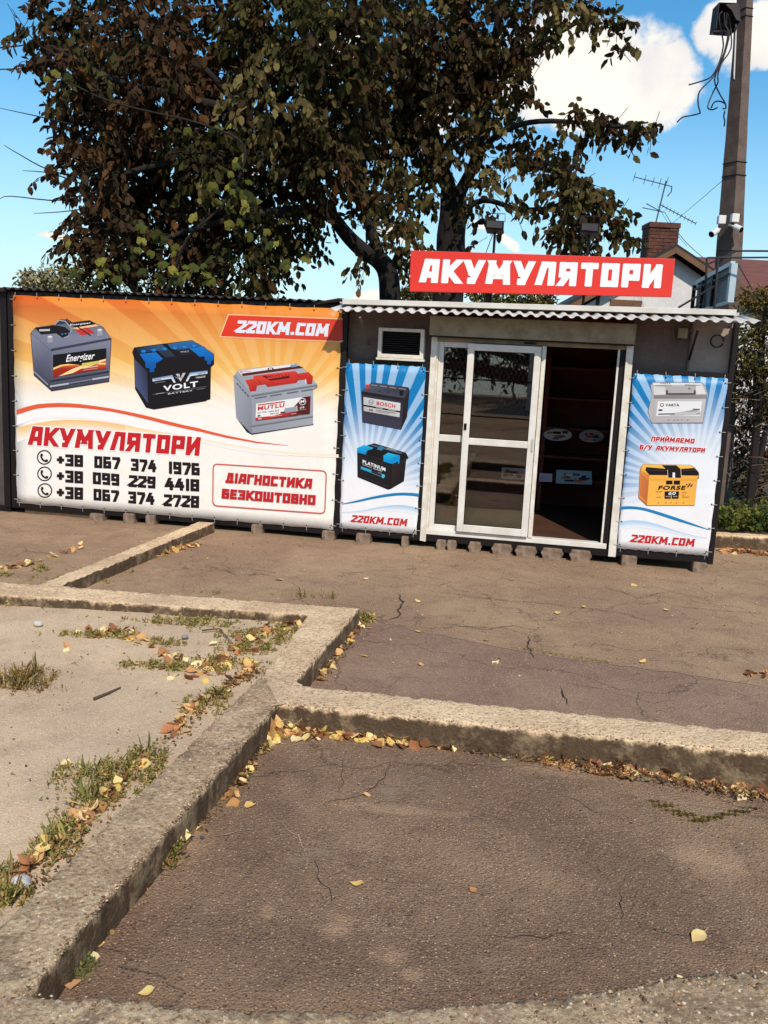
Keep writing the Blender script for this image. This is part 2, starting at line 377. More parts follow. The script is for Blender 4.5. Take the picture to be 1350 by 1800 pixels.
# banner cloth: sunburst print
def burst_mat(name, cu, cz, w, h, blue):
    m, t = newmat(name); x, y, z = t.sep(t.obj)
    dx = t.math('SUBTRACT', x, cu); dz = t.math('SUBTRACT', z, cz)
    ang = t.math('ARCTAN2', dx, dz); r = t.math('SQRT', t.math('ADD', t.math('MULTIPLY', dx, dx), t.math('MULTIPLY', dz, dz)))
    n = 52.0 if blue else 34.0
    s = t.math('SINE', t.math('ADD', t.math('MULTIPLY', ang, n), t.math('MULTIPLY', t.math('SINE', t.math('MULTIPLY', ang, 9.0)), 1.3)))
    st = t.ramp(s, -0.12, 0.12)
    fz = t.math('DIVIDE', z, h)
    if blue:
        body = t.mix(st, rgb(156,194,230,.82),rgb(8,128,192,.8))
        f = t.ramp(t.math('ADD', r, t.math('MULTIPLY', fz, -0.15)), 0.10, 0.80)
        c = t.mix(f, rgb(238,240,244,.88), body)
        c = t.mix(t.ramp(fz, 0.40, 0.22), c, rgb(242,240,242,.88))
    else:
        top = t.mix(t.ramp(x, 0.2, 3.3), rgb(222,104,36,.74), rgb(236,140,46,.78))
        midc = rgb(248,194,104,.85)
        g = t.mix(t.ramp(fz, 0.98, 0.66, smooth=False), top, midc)
        g = t.mix(t.ramp(fz, 0.72, 0.5), g, rgb(244,238,228,.9))
        lightr = t.mix(t.ramp(fz, 0.98, 0.6, smooth=False), rgb(234,140,54,.8), rgb(252,216,136,.88))
        lightr = t.mix(t.ramp(fz, 0.72, 0.5), lightr, rgb(246,240,232,.9))
        c = t.mix(t.math('MULTIPLY', st, t.ramp(r, 0.1, 0.7, 0.3, 1.0)), g, lightr)
    t.put(t.b.inputs['Base Color'], c); t.b.inputs['Roughness'].default_value = 0.45; t.b.inputs['Specular IOR Level'].default_value = 0.3
    wr = t.noise(t.obj, 1.6, 4, 0.5, 0.8); t.put(t.b.inputs['Normal'], t.bump(t.math('ADD', wr, t.math('MULTIPLY', t.noise(t.comb(x, 0.0, t.math('MULTIPLY', z, 0.25)), 6.0, 3, 0.5, 1.0), 0.25)), 0.6, 0.03))
    return m

# ------------------------------------------------------------------ printed artwork on flat banners (decals a fraction of a millimetre proud)
class Ink:
    def __init__(s, tf, off): s.tf = tf; s.off = off; s.k = 0; s.mb = MB()
    def step(s): s.k += 1; return s.off + s.k*0.00022
    def P(s, pts, cols, scale=0.9):
        """pts: outline in the zoom frame, cols: one colour or one per point"""
        o = s.step()
        q = [s.tf(*p) for p in pts]
        P3 = [LP(a, b, o) for a, b in q]
        if not isinstance(cols[0], (tuple, list)): cols = [cols]*len(pts)
        i = len(s.mb.v); s.mb.v += [tuple(p) for p in P3]
        s.mb.c += [rgb(*c, scale)[:3] for c in cols]
        for tri in tessellate_polygon([[Vector((p.x, p.z, 0)) for p in P3]]): s.mb.f.append(tuple(i+k for k in tri))
    def circ(s, cx, cy, rx, ry, col, n=18): s.P([(cx+rx*math.cos(2*math.pi*k/n), cy+ry*math.sin(2*math.pi*k/n)) for k in range(n)], col)
    def ring(s, cx, cy, r, w, col, n=28):
        o = s.step(); i = len(s.mb.v)
        for k in range(n):
            a = 2*math.pi*k/n
            for rr in (r, r-w): s.mb.v.append(tuple(LP(*s.tf(cx+rr*math.cos(a), cy+rr*math.sin(a)), o))); s.mb.c.append(rgb(*col, .9)[:3])
        for k in range(n):
            a = i+2*k; b = i+2*((k+1) % n); s.mb.f.append((a, b, b+1, a+1))
    def strip(s, top, bot, ct, cb):
        o = s.step(); i = len(s.mb.v); n = len(top)
        for a, b in zip(top, bot):
            s.mb.v.append(tuple(LP(*s.tf(*a), o))); s.mb.v.append(tuple(LP(*s.tf(*b), o))); s.mb.c += [rgb(*ct, .9)[:3], rgb(*cb, .9)[:3]]
        for k in range(n-1): s.mb.f.append((i+2*k, i+2*k+1, i+2*k+3, i+2*k+2))
    def line(s, pts, w, col):
        for a, b in zip(pts[:-1], pts[1:]):
            d = Vector((b[0]-a[0], b[1]-a[1])); d.normalize(); nx, ny = -d.y*w/2, d.x*w/2; ex, ey = d.x*w*.3, d.y*w*.3
            s.P([(a[0]+nx-ex, a[1]+ny-ey), (b[0]+nx+ex, b[1]+ny+ey), (b[0]-nx+ex, b[1]-ny+ey), (a[0]-nx-ex, a[1]-ny-ey)], col)
    def text(s, txt, TL, TR, BL, col, glyphs=True, grow=0.0, th=0.25, gap=0.13, bold=0.0):
        """TL/TR/BL: corners of the lettering's box in the zoom frame"""
        TL, TR, BL = Vector(TL), Vector(TR), Vector(BL)
        if glyphs: polys, W = block_text(txt, th, gap, grow)
        else: polys, W = font_text(txt, bold)
        o0 = s.step()
        for kk, poly in enumerate(polys):
            o = o0 + (kk % 7)*0.00006
            i = len(s.mb.v)
            for (x, y) in poly:
                p = BL + (TR-TL)*(x/W) + (TL-BL)*y
                s.mb.v.append(tuple(LP(*s.tf(p.x, p.y), o))); s.mb.c.append(rgb(*col, .9)[:3])
            s.mb.f.append(tuple(range(i, i+len(poly))))
        s.k += 2
    def done(s, name, parent, label=None):
        o = s.mb.build(name, M_print, parent)
        if label: o['label'] = label
        return o

B_, T_, L_ = .125, .875, .125
def glyph(ch):
    w = .70; R = w-L_; m = w/2
    G = {
     'А': (.74, [[(.13,B_),(.26,T_),(.61,T_),(.61,B_)], [(.22,.34),(.60,.34)]]),
     'К': (.74, [[(L_,B_),(L_,T_)], [(.28,.52),(.58,T_)], [(.28,.5),(.60,B_)]]),
     'У': (.76, [[(L_,T_),(.30,.48),(.44,.48)], [(.64,T_),(.36,B_),(.28,B_)]]),
     'М': (.98, [[(.13,B_),(.20,T_),(.49,.36),(.78,T_),(.85,B_)]]),
     'Л': (.76, [[(.12,B_),(.28,T_),(.62,T_),(.62,B_)]]),
     'Я': (.72, [[(.59,B_),(.59,T_),(L_,T_),(L_,.48),(.59,.48)], [(.34,.44),(.14,B_)]]),
     'Т': (.70, [[(L_,T_),(R,T_)], [(m,T_),(m,B_)]]),
     'О': (.70, [[(L_,B_),(L_,T_),(R,T_),(R,B_),(L_,B_)]]),
     'Р': (.70, [[(L_,B_),(L_,T_),(R,T_),(R,.42),(L_,.42)]]),
     'И': (.74, [[(L_,T_),(L_,B_)], [(.19,.2),(.55,.8)], [(.615,B_),(.615,T_)]]),
     'Д': (.80, [[(L_,.10),(.675,.10)], [(.22,.16),(.30,T_),(.58,T_),(.58,.16)]]),
     'І': (.25, [[(L_,B_),(L_,T_)]]),
     'Г': (.62, [[(L_,B_),(L_,T_),(.50,T_)]]),
     'Н': (.70, [[(L_,B_),(L_,T_)], [(R,B_),(R,T_)], [(L_,.5),(R,.5)]]),
     'С': (.68, [[(.555,T_),(L_,T_),(L_,B_),(.555,B_)]]),
     'Б': (.70, [[(R-.03,T_),(L_,T_),(L_,B_),(R,B_),(R,.52),(L_,.52)]]),
     'Е': (.64, [[(.515,T_),(L_,T_),(L_,B_),(.515,B_)], [(L_,.5),(.47,.5)]]),
     'З': (.68, [[(L_,T_),(.555,T_),(.555,B_),(L_,B_)], [(.27,.5),(.555,.5)]]),
     'Ш': (.96, [[(L_,T_),(L_,B_),(.835,B_),(.835,T_)], [(.48,B_),(.48,T_)]]),
     'В': (.70, [[(L_,B_),(L_,T_),(R-.03,T_),(R,B_),(L_,B_)], [(L_,.5),(R,.5)]]),
     'П': (.70, [[(L_,B_),(L_,T_),(R,T_),(R,B_)]]),
     'Й': (.74, [[(L_,T_),(L_,B_)], [(.19,.2),(.55,.8)], [(.615,B_),(.615,T_)], [(.30,1.14),(.44,1.14)]]),
     'Є': (.68, [[(.555,T_),(L_,T_),(L_,B_),(.555,B_)], [(L_,.5),(.45,.5)]]),
     '/': (.60, [[(.13,B_),(.47,T_)]]),
     '0': (.68, [[(L_,B_),(L_,T_),(.555,T_),(.555,B_),(L_,B_)]]),
     '1': (.34, [[(.20,B_),(.20,T_)]]),
     '2': (.70, [[(L_,T_),(R,T_),(R,.60),(L_+.03,.24)], [(L_,B_),(R,B_)]]),
     '3': (.68, [[(L_,T_),(.555,T_),(.555,B_),(L_,B_)], [(.27,.5),(.555,.5)]]),
     '4': (.72, [[(.36,T_),(.14,.36),(.62,.36)], [(.52,.62),(.52,B_)]]),
     '6': (.68, [[(.50,T_),(L_,T_),(L_,B_),(.555,B_),(.555,.5),(L_,.5)]]),
     '7': (.68, [[(L_,T_),(.555,T_),(.555,.7),(.33,B_)]]),
     '8': (.70, [[(L_,B_),(L_,T_),(R,T_),(R,B_),(L_,B_)], [(L_,.5),(R,.5)]]),
     '9': (.68, [[(.555,.5),(L_,.5),(L_,T_),(.555,T_),(.555,B_),(.18,B_)]]),
     '+': (.62, [[(.13,.5),(.49,.5)], [(.31,.32),(.31,.68)]]),
     '.': (.30, [[(.15,.13),(.16,.13)]]),
     ' ': (.38, []),
    }
    G['C'] = G['С']; G['O'] = G['О']; G['K'] = G['К']; G['M'] = G['М']
    return G[ch]
def block_text(txt, th=.25, gap=.13, grow=0.0):
    x = 0; polys = []
    for ch in txt:
        w, strokes = glyph(ch)
        for st in strokes:
            for k in range(len(st)-1):
                a, b = Vector(st[k]), Vector(st[k+1]); d = (b-a)
                if d.length < 1e-6: continue
                d.normalize(); n = Vector((-d.y, d.x))
                h = th/2*(1.0 if (abs(d.x) < .05 or abs(d.y) > .9) else 0.92)+grow
                e = th/2*0.96+grow
                c = min(e, h)*0.22
                diag = abs(d.x) > .05 and abs(d.y) > .05
                if diag:
                    # slanted bars end flat on top and bottom like the lettering
                    if abs(d.y) > 0.6:
                        hw = h/abs(d.y); ey = (th/2+grow) if True else 0
                        s_ = 1 if d.y > 0 else -1
                        a2 = a - d*(ey/abs(d.y)); b2 = b + d*(ey/abs(d.y))
                        if a2.y < -grow-.001: a2 = a - d*((a.y+grow)/abs(d.y))
                        polys.append([(x+a2.x-hw, a2.y), (x+a2.x+hw, a2.y), (x+b2.x+hw, b2.y), (x+b2.x-hw, b2.y)]); continue
                    e = th*0.2+grow; c = 0.001
                A_ = a - d*e; Bq = b + d*e
                pts = [A_+n*(h-c), A_+d*c+n*h, Bq-d*c+n*h, Bq+n*(h-c), Bq-n*(h-c), Bq-d*c-n*h, A_+d*c-n*h, A_-n*(h-c)]
                polys.append([(x+p.x, p.y) for p in pts])
        x += w+gap
    return polys, x-gap
_fc = {}
def font_text(txt, bold=0.0):
    key = (txt, bold)
    if key in _fc: return _fc[key]
    cu = bpy.data.curves.new('t', 'FONT'); cu.body = txt; cu.offset = bold; cu.resolution_u = 3; cu.space_character = 1.0 + bold*4
    ob = bpy.data.objects.new('t', cu); COL.objects.link(ob)
    dg = bpy.context.evaluated_depsgraph_get(); dg.update()
    me = bpy.data.meshes.new_from_object(ob.evaluated_get(dg))
    V = [v.co.copy() for v in me.vertices]
    x0 = min(v.x for v in V); x1 = max(v.x for v in V); y0 = min(v.y for v in V); y1 = max(v.y for v in V)
    hh = y1-y0
    polys = [[((V[i].x-x0)/hh, (V[i].y-y0)/hh) for i in p.vertices] for p in me.polygons]
    bpy.data.objects.remove(ob); bpy.data.curves.remove(cu); bpy.data.meshes.remove(me)
    _fc[key] = (polys, (x1-x0)/hh); return _fc[key]

# ------------------------------------------------------------------ ground sheets
def gridsheet(name, bottom, top, nx, ny, mat, zf, kind='structure'):
    """sheet between two polylines (plan), heights from zf"""
    def resample(pl, n):
        pl = [Vector(p) for p in pl]; L = [0]
        for a, b in zip(pl[:-1], pl[1:]): L.append(L[-1]+(b-a).length)
        out = []
        for i in range(n):
            s = L[-1]*i/(n-1); k = 0
            while k < len(L)-2 and L[k+1] < s: k += 1
            f = (s-L[k])/max(L[k+1]-L[k], 1e-9); out.append(pl[k].lerp(pl[k+1], f))
        return out
    b = resample(bottom, nx); t = resample(top, nx); V = []; Fc = []
    for j in range(ny):
        for i in range(nx):
            p = b[i].lerp(t[i], j/(ny-1)); V.append((p.x, p.y, zf(p.x, p.y)))
    for j in range(ny-1):
        for i in range(nx-1):
            a = j*nx+i; Fc.append((a, a+1, a+nx+1, a+nx))
    return tag(npmesh(name, np.array(V), np.array(Fc), mat, smooth=True), kind=kind)
ZK = 0.13
def G(x, y, z=ZK): p = ground(x, y, z); return Vector((p.x, p.y))
def ext(a, b, t): return a + (b-a)*t
kA1 = G(463,1184); kA0 = G(0,1627); kA0 = ext(kA1, kA0, 1.6)
kJ = G(515,1203); kI = G(489,1237); kR0 = G(47,1745)
kC1 = G(542,1080); kC2 = G(632,1069)
kD0b = G(0,1022); kD0f = G(0,1045); kDb = ext(kC2, kD0b, 2.2); kDf = ext(kC1, kD0f, 2.2)
kB2b = ext(kJ, G(1350,1287), 1.9); kB2f = ext(kI, G(1350,1325), 1.9)
def lerp2(a, b, t): return a+(b-a)*t
n1 = lambda x, y, s, a: noise.noise(Vector((x*s, y*s, 3.1)))*a
gridsheet('soil_ground', [(-60,-30),(60,-30)], [(-60,140),(60,140)], 30, 40, M_soil, lambda x, y: -0.25)
gridsheet('asphalt_forecourt', [(-12, kDf.y+0.02*0+ .25), (kC1.x, kC1.y+.12), (kC2.x-.1, kC2.y-.12), (kJ.x-.02, kJ.y-.06), tuple(lerp2(kB2b, kB2f, .5))],
          [(-12,14),(-4,14),(0,14),(3,14),(9,14)], 160, 90, M_fore,
          lambda x, y: n1(x, y, .8, .012)+n1(x, y, 2.5, .004))
# bay in front: hugs the kerbs, sinking slightly to the right
zbay = lambda x, y: 0.0 - 0.045*min(max((x+.3)/2.4, 0), 1.2)*min(1, max(0, (y-1.5)/2)) + n1(x, y, 1.2, .008)
gridsheet('asphalt_bay', [(-1.0,.6),(3.2,.6)], [tuple(kI+Vector((-.03,.05))), tuple(kB2f+Vector((0,.06)))], 10, 10, M_bay, zbay)
bpy.data.objects.remove(bpy.data.objects['asphalt_bay'])
_l0 = ext(kI, kR0, 1.6)+Vector((-.04,0))
gridsheet('asphalt_bay', [tuple(_l0), (3.4, _l0.y)], [tuple(kI+Vector((-.05,.05))), tuple(kB2f+Vector((0,.06)))], 140, 140, M_bay, zbay)
# sandy lot on the left
gridsheet('sandy_lot', [(-9, kDf.y+.02), (-9, kA0.y)], [tuple(kC1+Vector((.04,.04))), tuple(kA1+Vector((.03,0))), tuple(kA0+Vector((.03,0)))], 130, 120, M_sand,
          lambda x, y: 0.062+n1(x, y, 1.5, .014)+n1(x, y, 5, .005))
# older darker strip along the kerb at the forecourt's near side
pt = [G(640,1082,.004), G(760,1112,.004), G(900,1142,.004), G(1010,1160,.004), G(1180,1180,.004), G(1350,1208,.004)]
pt = [p+Vector((0, n1(p.x*9, p.y, 3, .03))) for p in pt]
gridsheet('asphalt_patch', [tuple(lerp2(kJ, kI, .4)), tuple(lerp2(kB2b, kB2f, .4))], [tuple(kC2+Vector((-.12,.02)))]+[tuple(p) for p in pt]+[tuple(ext(pt[-2], pt[-1], 3.5))], 120, 40, M_patch,
          lambda x, y: .004+n1(x, y, .8, .012)+n1(x, y, 2.5, .004))

def kerb(name, left, right, z=ZK, label=None, rough=1.0, seg=0.02, taper=None, skirt=(True, True), depth=-.12, mat=None):
    """concrete kerb between two plan polylines (same count), worn edges"""
    def res(pl, n):
        pl = [Vector(p) for p in pl]; L = [0]
        for a, b in zip(pl[:-1], pl[1:]): L.append(L[-1]+max((b-a).length, 1e-6))
        out = []
        for i in range(n):
            s = L[-1]*i/(n-1); k = 0
            while k < len(L)-2 and L[k+1] < s: k += 1
            out.append(pl[k].lerp(pl[k+1], (s-L[k])/(L[k+1]-L[k])))
        return out
    ln = sum((Vector(b)-Vector(a)).length for a, b in zip(right[:-1], right[1:]))
    n = max(int(ln/seg), 4); A_ = res(left, n); Bq = res(right, n); fr = [0, .02, .08, .14, .23, .32, .41, .5, .59, .68, .77, .86, .92, .98, 1]
    V = []; Fc = []
    def wob(p, dirv):
        q = Vector((p.x*7, p.y*7, .5)); w = noise.noise(q)*.005 + noise.noise(q*6)*.005 + noise.noise(q*14)*.003 + min(0, noise.noise(q*2.3+Vector((9,9,0)))+.25)*.035
        return p + dirv*w*rough
    m = len(fr)+2; cf = .8 if mat is None else .8
    for i in range(n):
        a, b = A_[i], Bq[i]; d = (b-a); d = d.normalized() if d.length > 1e-4 else Vector((0,0))
        e = 1 if (0 < i < n-1) else 0
        a2 = wob(a, d*-1*e); b2 = wob(b, d*e)
        V.append((a2.x-d.x*.004, a2.y-d.y*.004, depth))
        for f in fr:
            p = a2.lerp(b2, f); edge = {0: .005, .02: .0005, .98: .0005, 1: .005}.get(f, 0)
            chip = (max(0, noise.noise(Vector((p.x*22, p.y*22, 7)))-.05)*.04+max(0, noise.noise(Vector((p.x*60, p.y*60, 7))))*.03)*(1 if f in (0, 1) else (.6 if f in (.02, .98) else (.3 if f in (.08,.92) else .12)))*e*cf
            V.append((p.x, p.y, z - edge*.7 - chip*rough + (n1(p.x, p.y, 4, .003)*rough + n1(p.x, p.y, 17, .002) + n1(p.x, p.y, 45, .0030)*rough)*e))
        V.append((b2.x+d.x*.004, b2.y+d.y*.004, depth))
    for i in range(n-1):
        for j in range(m-1):
            if (j == 0 and not skirt[0]) or (j == m-2 and not skirt[1]): continue
            a = i*m+j; Fc.append((a, a+1, a+m+1, a+m))
    o = npmesh(name, np.array(V), np.array(Fc), mat or M_kerb, smooth=False); tag(o, label, None, None, 'structure'); return o
kerb('kerb', [kA0, kA1], [ext(kI, kR0, 1.6), kI], mat=M_kerbd, rough=1.3)
tag(MB().poly([(p.x, p.y, ZK-.0012) for p in (kA1+Vector((-.0,-.05)), kI+Vector((-.03,-.03)), kI+Vector((.06,.02)), kJ+Vector((.05,.0)), kJ+Vector((0,.06)), kA1+Vector((.02,.05)))]).build('kerb', M_kerb), None, None, None, 'structure')
kerb('kerb', [kA1, kJ, kB2b], [kI, kI+(kB2f-kI)*.02, kB2f])
kerb('kerb', [kA1, kC1], [kJ, kC2])
kerb('kerb', [kC1, kDf], [kC2, kDb])
ze = .10
kerb('kerb', [G(50,1025)-Vector((0,.07)), G(348,917,ze)], [G(90,1027)-Vector((0,.07)), G(377,919,ze)], z=ze)
fb = [kR0+Vector((-.01,0)), G(170,1752), G(330,1768), G(480,1778), G(600,1776), G(760,1768), G(900,1758), G(1000,1748), G(1110,1732), G(1180,1716), G(1270,1706), G(1350,1702), G(1500,1690), G(1900,1650)]
ff = [Vector((p.x*.98, 1.55)) for p in fb]; ff[0] = ext(kI, kR0, 1.35)
kerb('kerb', fb, ff, rough=1.0, seg=.010, mat=M_kerbd)
# far kerb by the verge and the verge behind it
vk0, vk1 = G(1180,931,.14), G(1350,940,.14); vk1 = ext(vk0, vk1, 5)
vd = (vk1-vk0).normalized(); vn = Vector((-vd.y, vd.x)); vk0 = vk0+vd*(3.38-vk0.x)
kerb('kerb', [vk0+vn*.02, vk1+vn*.02], [vk0-vn*.14, vk1-vn*.14], z=.14)
gridsheet('verge_soil', [tuple(vk0+vn*.01), tuple(vk1+vn*.01)], [tuple(vk0+vn*9), tuple(vk1+vn*9)], 60, 40, simple('verge_earth', rgb(104,82,54,.6), .95, .4, 6, bump=.6, col2=rgb(84,86,40,.6)), lambda x, y: .12+n1(x, y, 1.5, .05))

# ------------------------------------------------------------------ kiosk shell
kiosk = fthing('kiosk', 'low metal battery shop kiosk with white framed sliding glass door and awning', 'kiosk')
D = 2.3
def bx(name, mat, u0, u1, w0, w1, z0, z1, par=None, bevel=0.0):
    return MB().box(u0, u1, w0, w1, z0, z1).build(name, mat, par or kiosk, bevel)
bx('floor', M_floor, -.02, 3.56, .06, D, .13, .165)
bx('base_beam', M_black, .84, 2.70, -.01, .05, .07, .135)
bx('base_beam', M_black, -.02, .84, .0, .05, .06, .12)
bx('base_beam', M_black, 2.70, 3.575, -.01, .05, .075, .135)
bx('back_wall', M_inside, -.02, 3.56, D, D+.05, .1, 2.3)
bx('side_wall', M_inside, -.03, .015, .08, D, .1, 2.25)
bx('side_wall', M_wall, 3.53, 3.565, .08, D, .1, 2.28)
bx('ceiling', M_inside, -.02, 3.53, .08, D, 2.24, 2.262)
# front wall panels around the door
bx('wall_panel', M_walld, .02, .865, .05, .08, .12, 2.24)
bx('wall_panel', M_walld, 2.68, 3.18, .05, .08, .12, 2.26)
bx('wall_panel', M_wall, 3.183, 3.528, .045, .078, .12, 2.26)
# black corner posts and frames
bx('corner_post', M_black, .003, .058, -.03, .04, .06, 2.24)
bx('corner_post', M_black, 3.535, 3.58, -.03, .04, .08, 2.26)
bx('frame_rail', M_black, .06, .86, -.022, .03, 1.735, 1.78)
bx('frame_rail', M_black, 2.69, 3.533, -.022, .03, 1.775, 1.815)
bx('frame_rail', M_black, .06, .86, -.022, -.002, .075, .125)
bx('frame_rail', M_black, 2.69, 3.533, -.022, -.012, .085, .15)
bx('frame_post', M_black, .832, .862, -.02, .03, .13, 1.73)
bx('frame_post', M_black, 2.69, 2.716, -.02, .03, .155, 1.77)
# shutter box
o = MB().hexa([LP(757,590,.12)+Vector((0,.12,0)), LP(1118,598,.12)+Vector((0,.12,0)), LP(1118,598,.12)+Vector((0,0.01,0)), LP(757,590,.12)],
              [LP(757,560,.12)+Vector((0,.12,0)), LP(1119,566,.12)+Vector((0,.12,0)), LP(1119,566,.12), LP(757,560,.12)])
sb = MB().box(.85, 2.70, -.10, .05, 2.025, 2.205).build('shutter_box', M_box, kiosk, .008)
MB().box(.86, 2.69, -.085, .04, 2.012, 2.023).build('lip', M_black, sb)
# door trims
MB().hexa([LP(738,950,.03)+Vector((0,.08,0)), LP(748,952,.03)+Vector((0,.08,0)), LP(748,952,.03), LP(738,950,.03)],
          [LP(759,592,.03)+Vector((0,.08,0)), LP(769,592,.03)+Vector((0,.08,0)), LP(769,592,.03), LP(759,592,.03)]).build('jamb_trim', M_jamb, kiosk)
MB().hexa([LP(1069,978,.03)+Vector((0,.08,0)), LP(1082,979,.03)+Vector((0,.08,0)), LP(1082,979,.03), LP(1069,978,.03)],
          [LP(1103,600,.03)+Vector((0,.08,0)), LP(1115,600,.03)+Vector((0,.08,0)), LP(1115,600,.03), LP(1103,600,.03)]).build('jamb_trim', M_jamb, kiosk)
# door frame: header, sill, left fixed window, centre mullion
z0, z1 = .175, 1.985
bx('door_header', M_box, .905, 2.64, -.012, .05, 1.975, 2.012, bevel=.003)
bx('door_sill', M_white, .90, 2.62, -.02, .08, .138, .188, bevel=.004)
bx('sensor_strip', M_lens, 1.72, 1.83, -.022, -.012, 1.985, 2.003)
def frame(name, u0, u1, zb, zt, w0, w1, s, mid, par, mats=(None,), bottom=None, panes=True):
    """rectangular white frame with a mid rail: returns frame object, glass as its child"""
    m = MB(); b = bottom or s
    m.box(u0, u0+s, w0, w1, zb, zt); m.box(u1-s, u1, w0, w1, zb, zt)
    m.box(u0+s, u1-s, w0, w1, zb, zb+b); m.box(u0+s, u1-s, w0, w1, zt-s, zt)
    m.box(u0+s, u1-s, w0, w1, mid-.032, mid+.032)
    f = m.build(name, M_white, par, .004)
    wm = (w0+w1)/2
    for za, zb_ in ((zb+b, mid-.032), (mid+.032, zt-s)):
        MB().box(u0+s-.003, u1-s+.003, wm-.003, wm+.003, za-.003, zb_+.003).build('pane', M_glass, f)
        g = MB()
        for (a0, a1, c0, c1) in ((u0+s, u0+s+.006, za, zb_), (u1-s-.006, u1-s, za, zb_), (u0+s, u1-s, za, za+.006), (u0+s, u1-s, zb_-.006, zb_)):
            g.box(a0, a1, wm-.008, wm-.004, c0, c1)
        g.build('gasket', M_black, f)
    return f
frame('fixed_window', .935, 1.27, .188, 1.975, .012, .055, .05, 1.075, kiosk)
dr = frame('sliding_door', 1.212, 1.885, .196, 1.968, -.052, -.008, .062, 1.065, kiosk, bottom=.07)
MB().box(1.222, 1.247, -.06, -.0525, 1.17, 1.23).build('lock', M_lens, dr)
MB().box(1.86, 1.875, -.062, -.0525, 1.01, 1.12).build('handle', M_galv, dr)
bx('door_stile', M_jamb, 1.89, 1.928, -.03, .011, .188, 1.975, bevel=.003)
bx('inner_jamb', M_jamb, .905, .934, -.0, .06, .188, 1.975)
bx('inner_jamb', M_black, 2.585, 2.63, .0, .07, .188, 1.975)
bx('inner_jamb', M_jamb, 2.566, 2.583, -.005, .04, .188, 1.975)
bx('low_panel', M_beige, .94, 1.93, .085, .10, .166, .415)
# air vent
v = tag(empty('vent'), None); v.parent = kiosk
bpy.data.objects.remove(v)
m = MB(); u0, u1, zb, zt = .365, .80, 1.80, 2.075
m.box(u0, u0+.035, -.06, .05, zb, zt); m.box(u1-.035, u1, -.06, .05, zb, zt); m.box(u0+.035, u1-.035, -.06, .05, zb, zb+.035); m.box(u0+.035, u1-.035, -.06, .05, zt-.03, zt)
vf = m.build('vent_frame', M_jamb, kiosk, .004)
bx('vent_lining', M_black, u0+.036, u1-.036, .03, .049, zb+.036, zt-.031)
for k in range(10):
    zc = zb+.05+k*.0205
    MB().hexa([(u0+.037,-.03,zc),(u1-.037,-.03,zc),(u1-.037,.02,zc+.012),(u0+.037,.02,zc+.012)],
              [(u0+.037,-.03,zc+.004),(u1-.037,-.03,zc+.004),(u1-.037,.02,zc+.016),(u0+.037,.02,zc+.016)]).build('slat', M_roofd, vf)
MB().box(u0-.01, u1+.01, -.075, .05, zb-.022, zb-.002).build('vent_sill', M_jamb, kiosk, .003)
# brackets, conduit, coil under the awning on the right
MB().tube([(3.03,.04,2.2),(3.05,-.0,1.98),(3.19,.035,2.2)], .012, 6).build('bracket', M_walld, kiosk)
MB().tube([(3.19,.03,2.24),(3.185,.03,1.83)], .009, 6).build('conduit', M_walld, kiosk)
MB().tube([(3.19,-.33,2.17),(3.19,.02,1.92)], .011, 6).build('bracket', M_black, kiosk)
MB().tube([(.24,-.33,2.15),(.26,.04,1.92)], .011, 6).build('bracket', M_walld, kiosk)
MB().box(3.07,3.15,-.02,.04,2.10,2.19).build('junction_box', M_box, kiosk, .004)
cb = MB()
for k in range(2):
    cb.tube([(3.41+.055*math.cos(a)+.004*k, .03-.008*k, 2.09+.055*math.sin(a)) for a in [i*math.pi/9 for i in range(18)]], .0045, 5)
cb.build('cable_coil', M_wire, kiosk)

# awning: corrugated sheet sloping to the front, fascia on top
def corr(name, mat, par, u0b, u1b, u0f, u1f, wb, zb, wf, zf, period, amp, tilt=0.0, th=.004, n_per=8, rows=2):
    V = []; Fc = []; n = int((u1f-u0f)/period*n_per)+1
    for side in (0, 1):
        for r in range(rows):
            f = r/(rows-1)
            for i in range(n):
                s = i/(n-1); ub = u0b+(u1b-u0b)*s; uf = u0f+(u1f-u0f)*s
                ph = (u1f-u0f)*s/period*2*math.pi; wv = math.sin(ph); wv = max(-.72, min(.72, wv))/.72*amp
                V.append((ub+(uf-ub)*f, wb+(wf-wb)*f, zb+(zf-zb)*f+wv+tilt*s*(u1f-u0f)-side*th))
    R_ = rows*n
    for r in range(rows-1):
        for i in range(n-1):
            a = r*n+i; Fc += [(a, a+1, a+n+1, a+n), (R_+a, R_+a+n, R_+a+n+1, R_+a+1)]
    for i in range(n-1):
        a = (rows-1)*n+i; Fc.append((a, a+1, R_+a+1, R_+a)); a = i; Fc.append((a+1, a, R_+a, R_+a+1))
    return npmesh(name, np.array(V), np.array(Fc), mat, parent=par)
corr('awning_sheet', M_galv, kiosk, .01, 3.57, -.05, 3.68, -.10, 2.262, -.37, 2.206, .10, .011, .0122)
MB().hexa([(.05,-.24,2.266),(3.50,-.24,2.306),(3.50,-.05,2.305),(.05,-.05,2.265)], [(.05,-.25,2.312),(3.50,-.25,2.352),(3.50,-.05,2.36),(.05,-.05,2.32)]).build('fascia', M_white, kiosk, .003)
MB().hexa([(-.02,-.05,2.268),(3.56,-.05,2.31),(3.56,D+.1,2.24),(-.02,D+.1,2.20)], [(-.02,-.05,2.30),(3.56,-.05,2.34),(3.56,D+.1,2.26),(-.02,D+.1,2.22)]).build('roof', M_galv, kiosk)
MB().tube([(-.30,-.02,2.265),(-.14,-.06,2.29),(-.02,-.09,2.312),(.03,-.1,2.308)], .016, 8).build('ridge_flashing', M_roofd, kiosk)

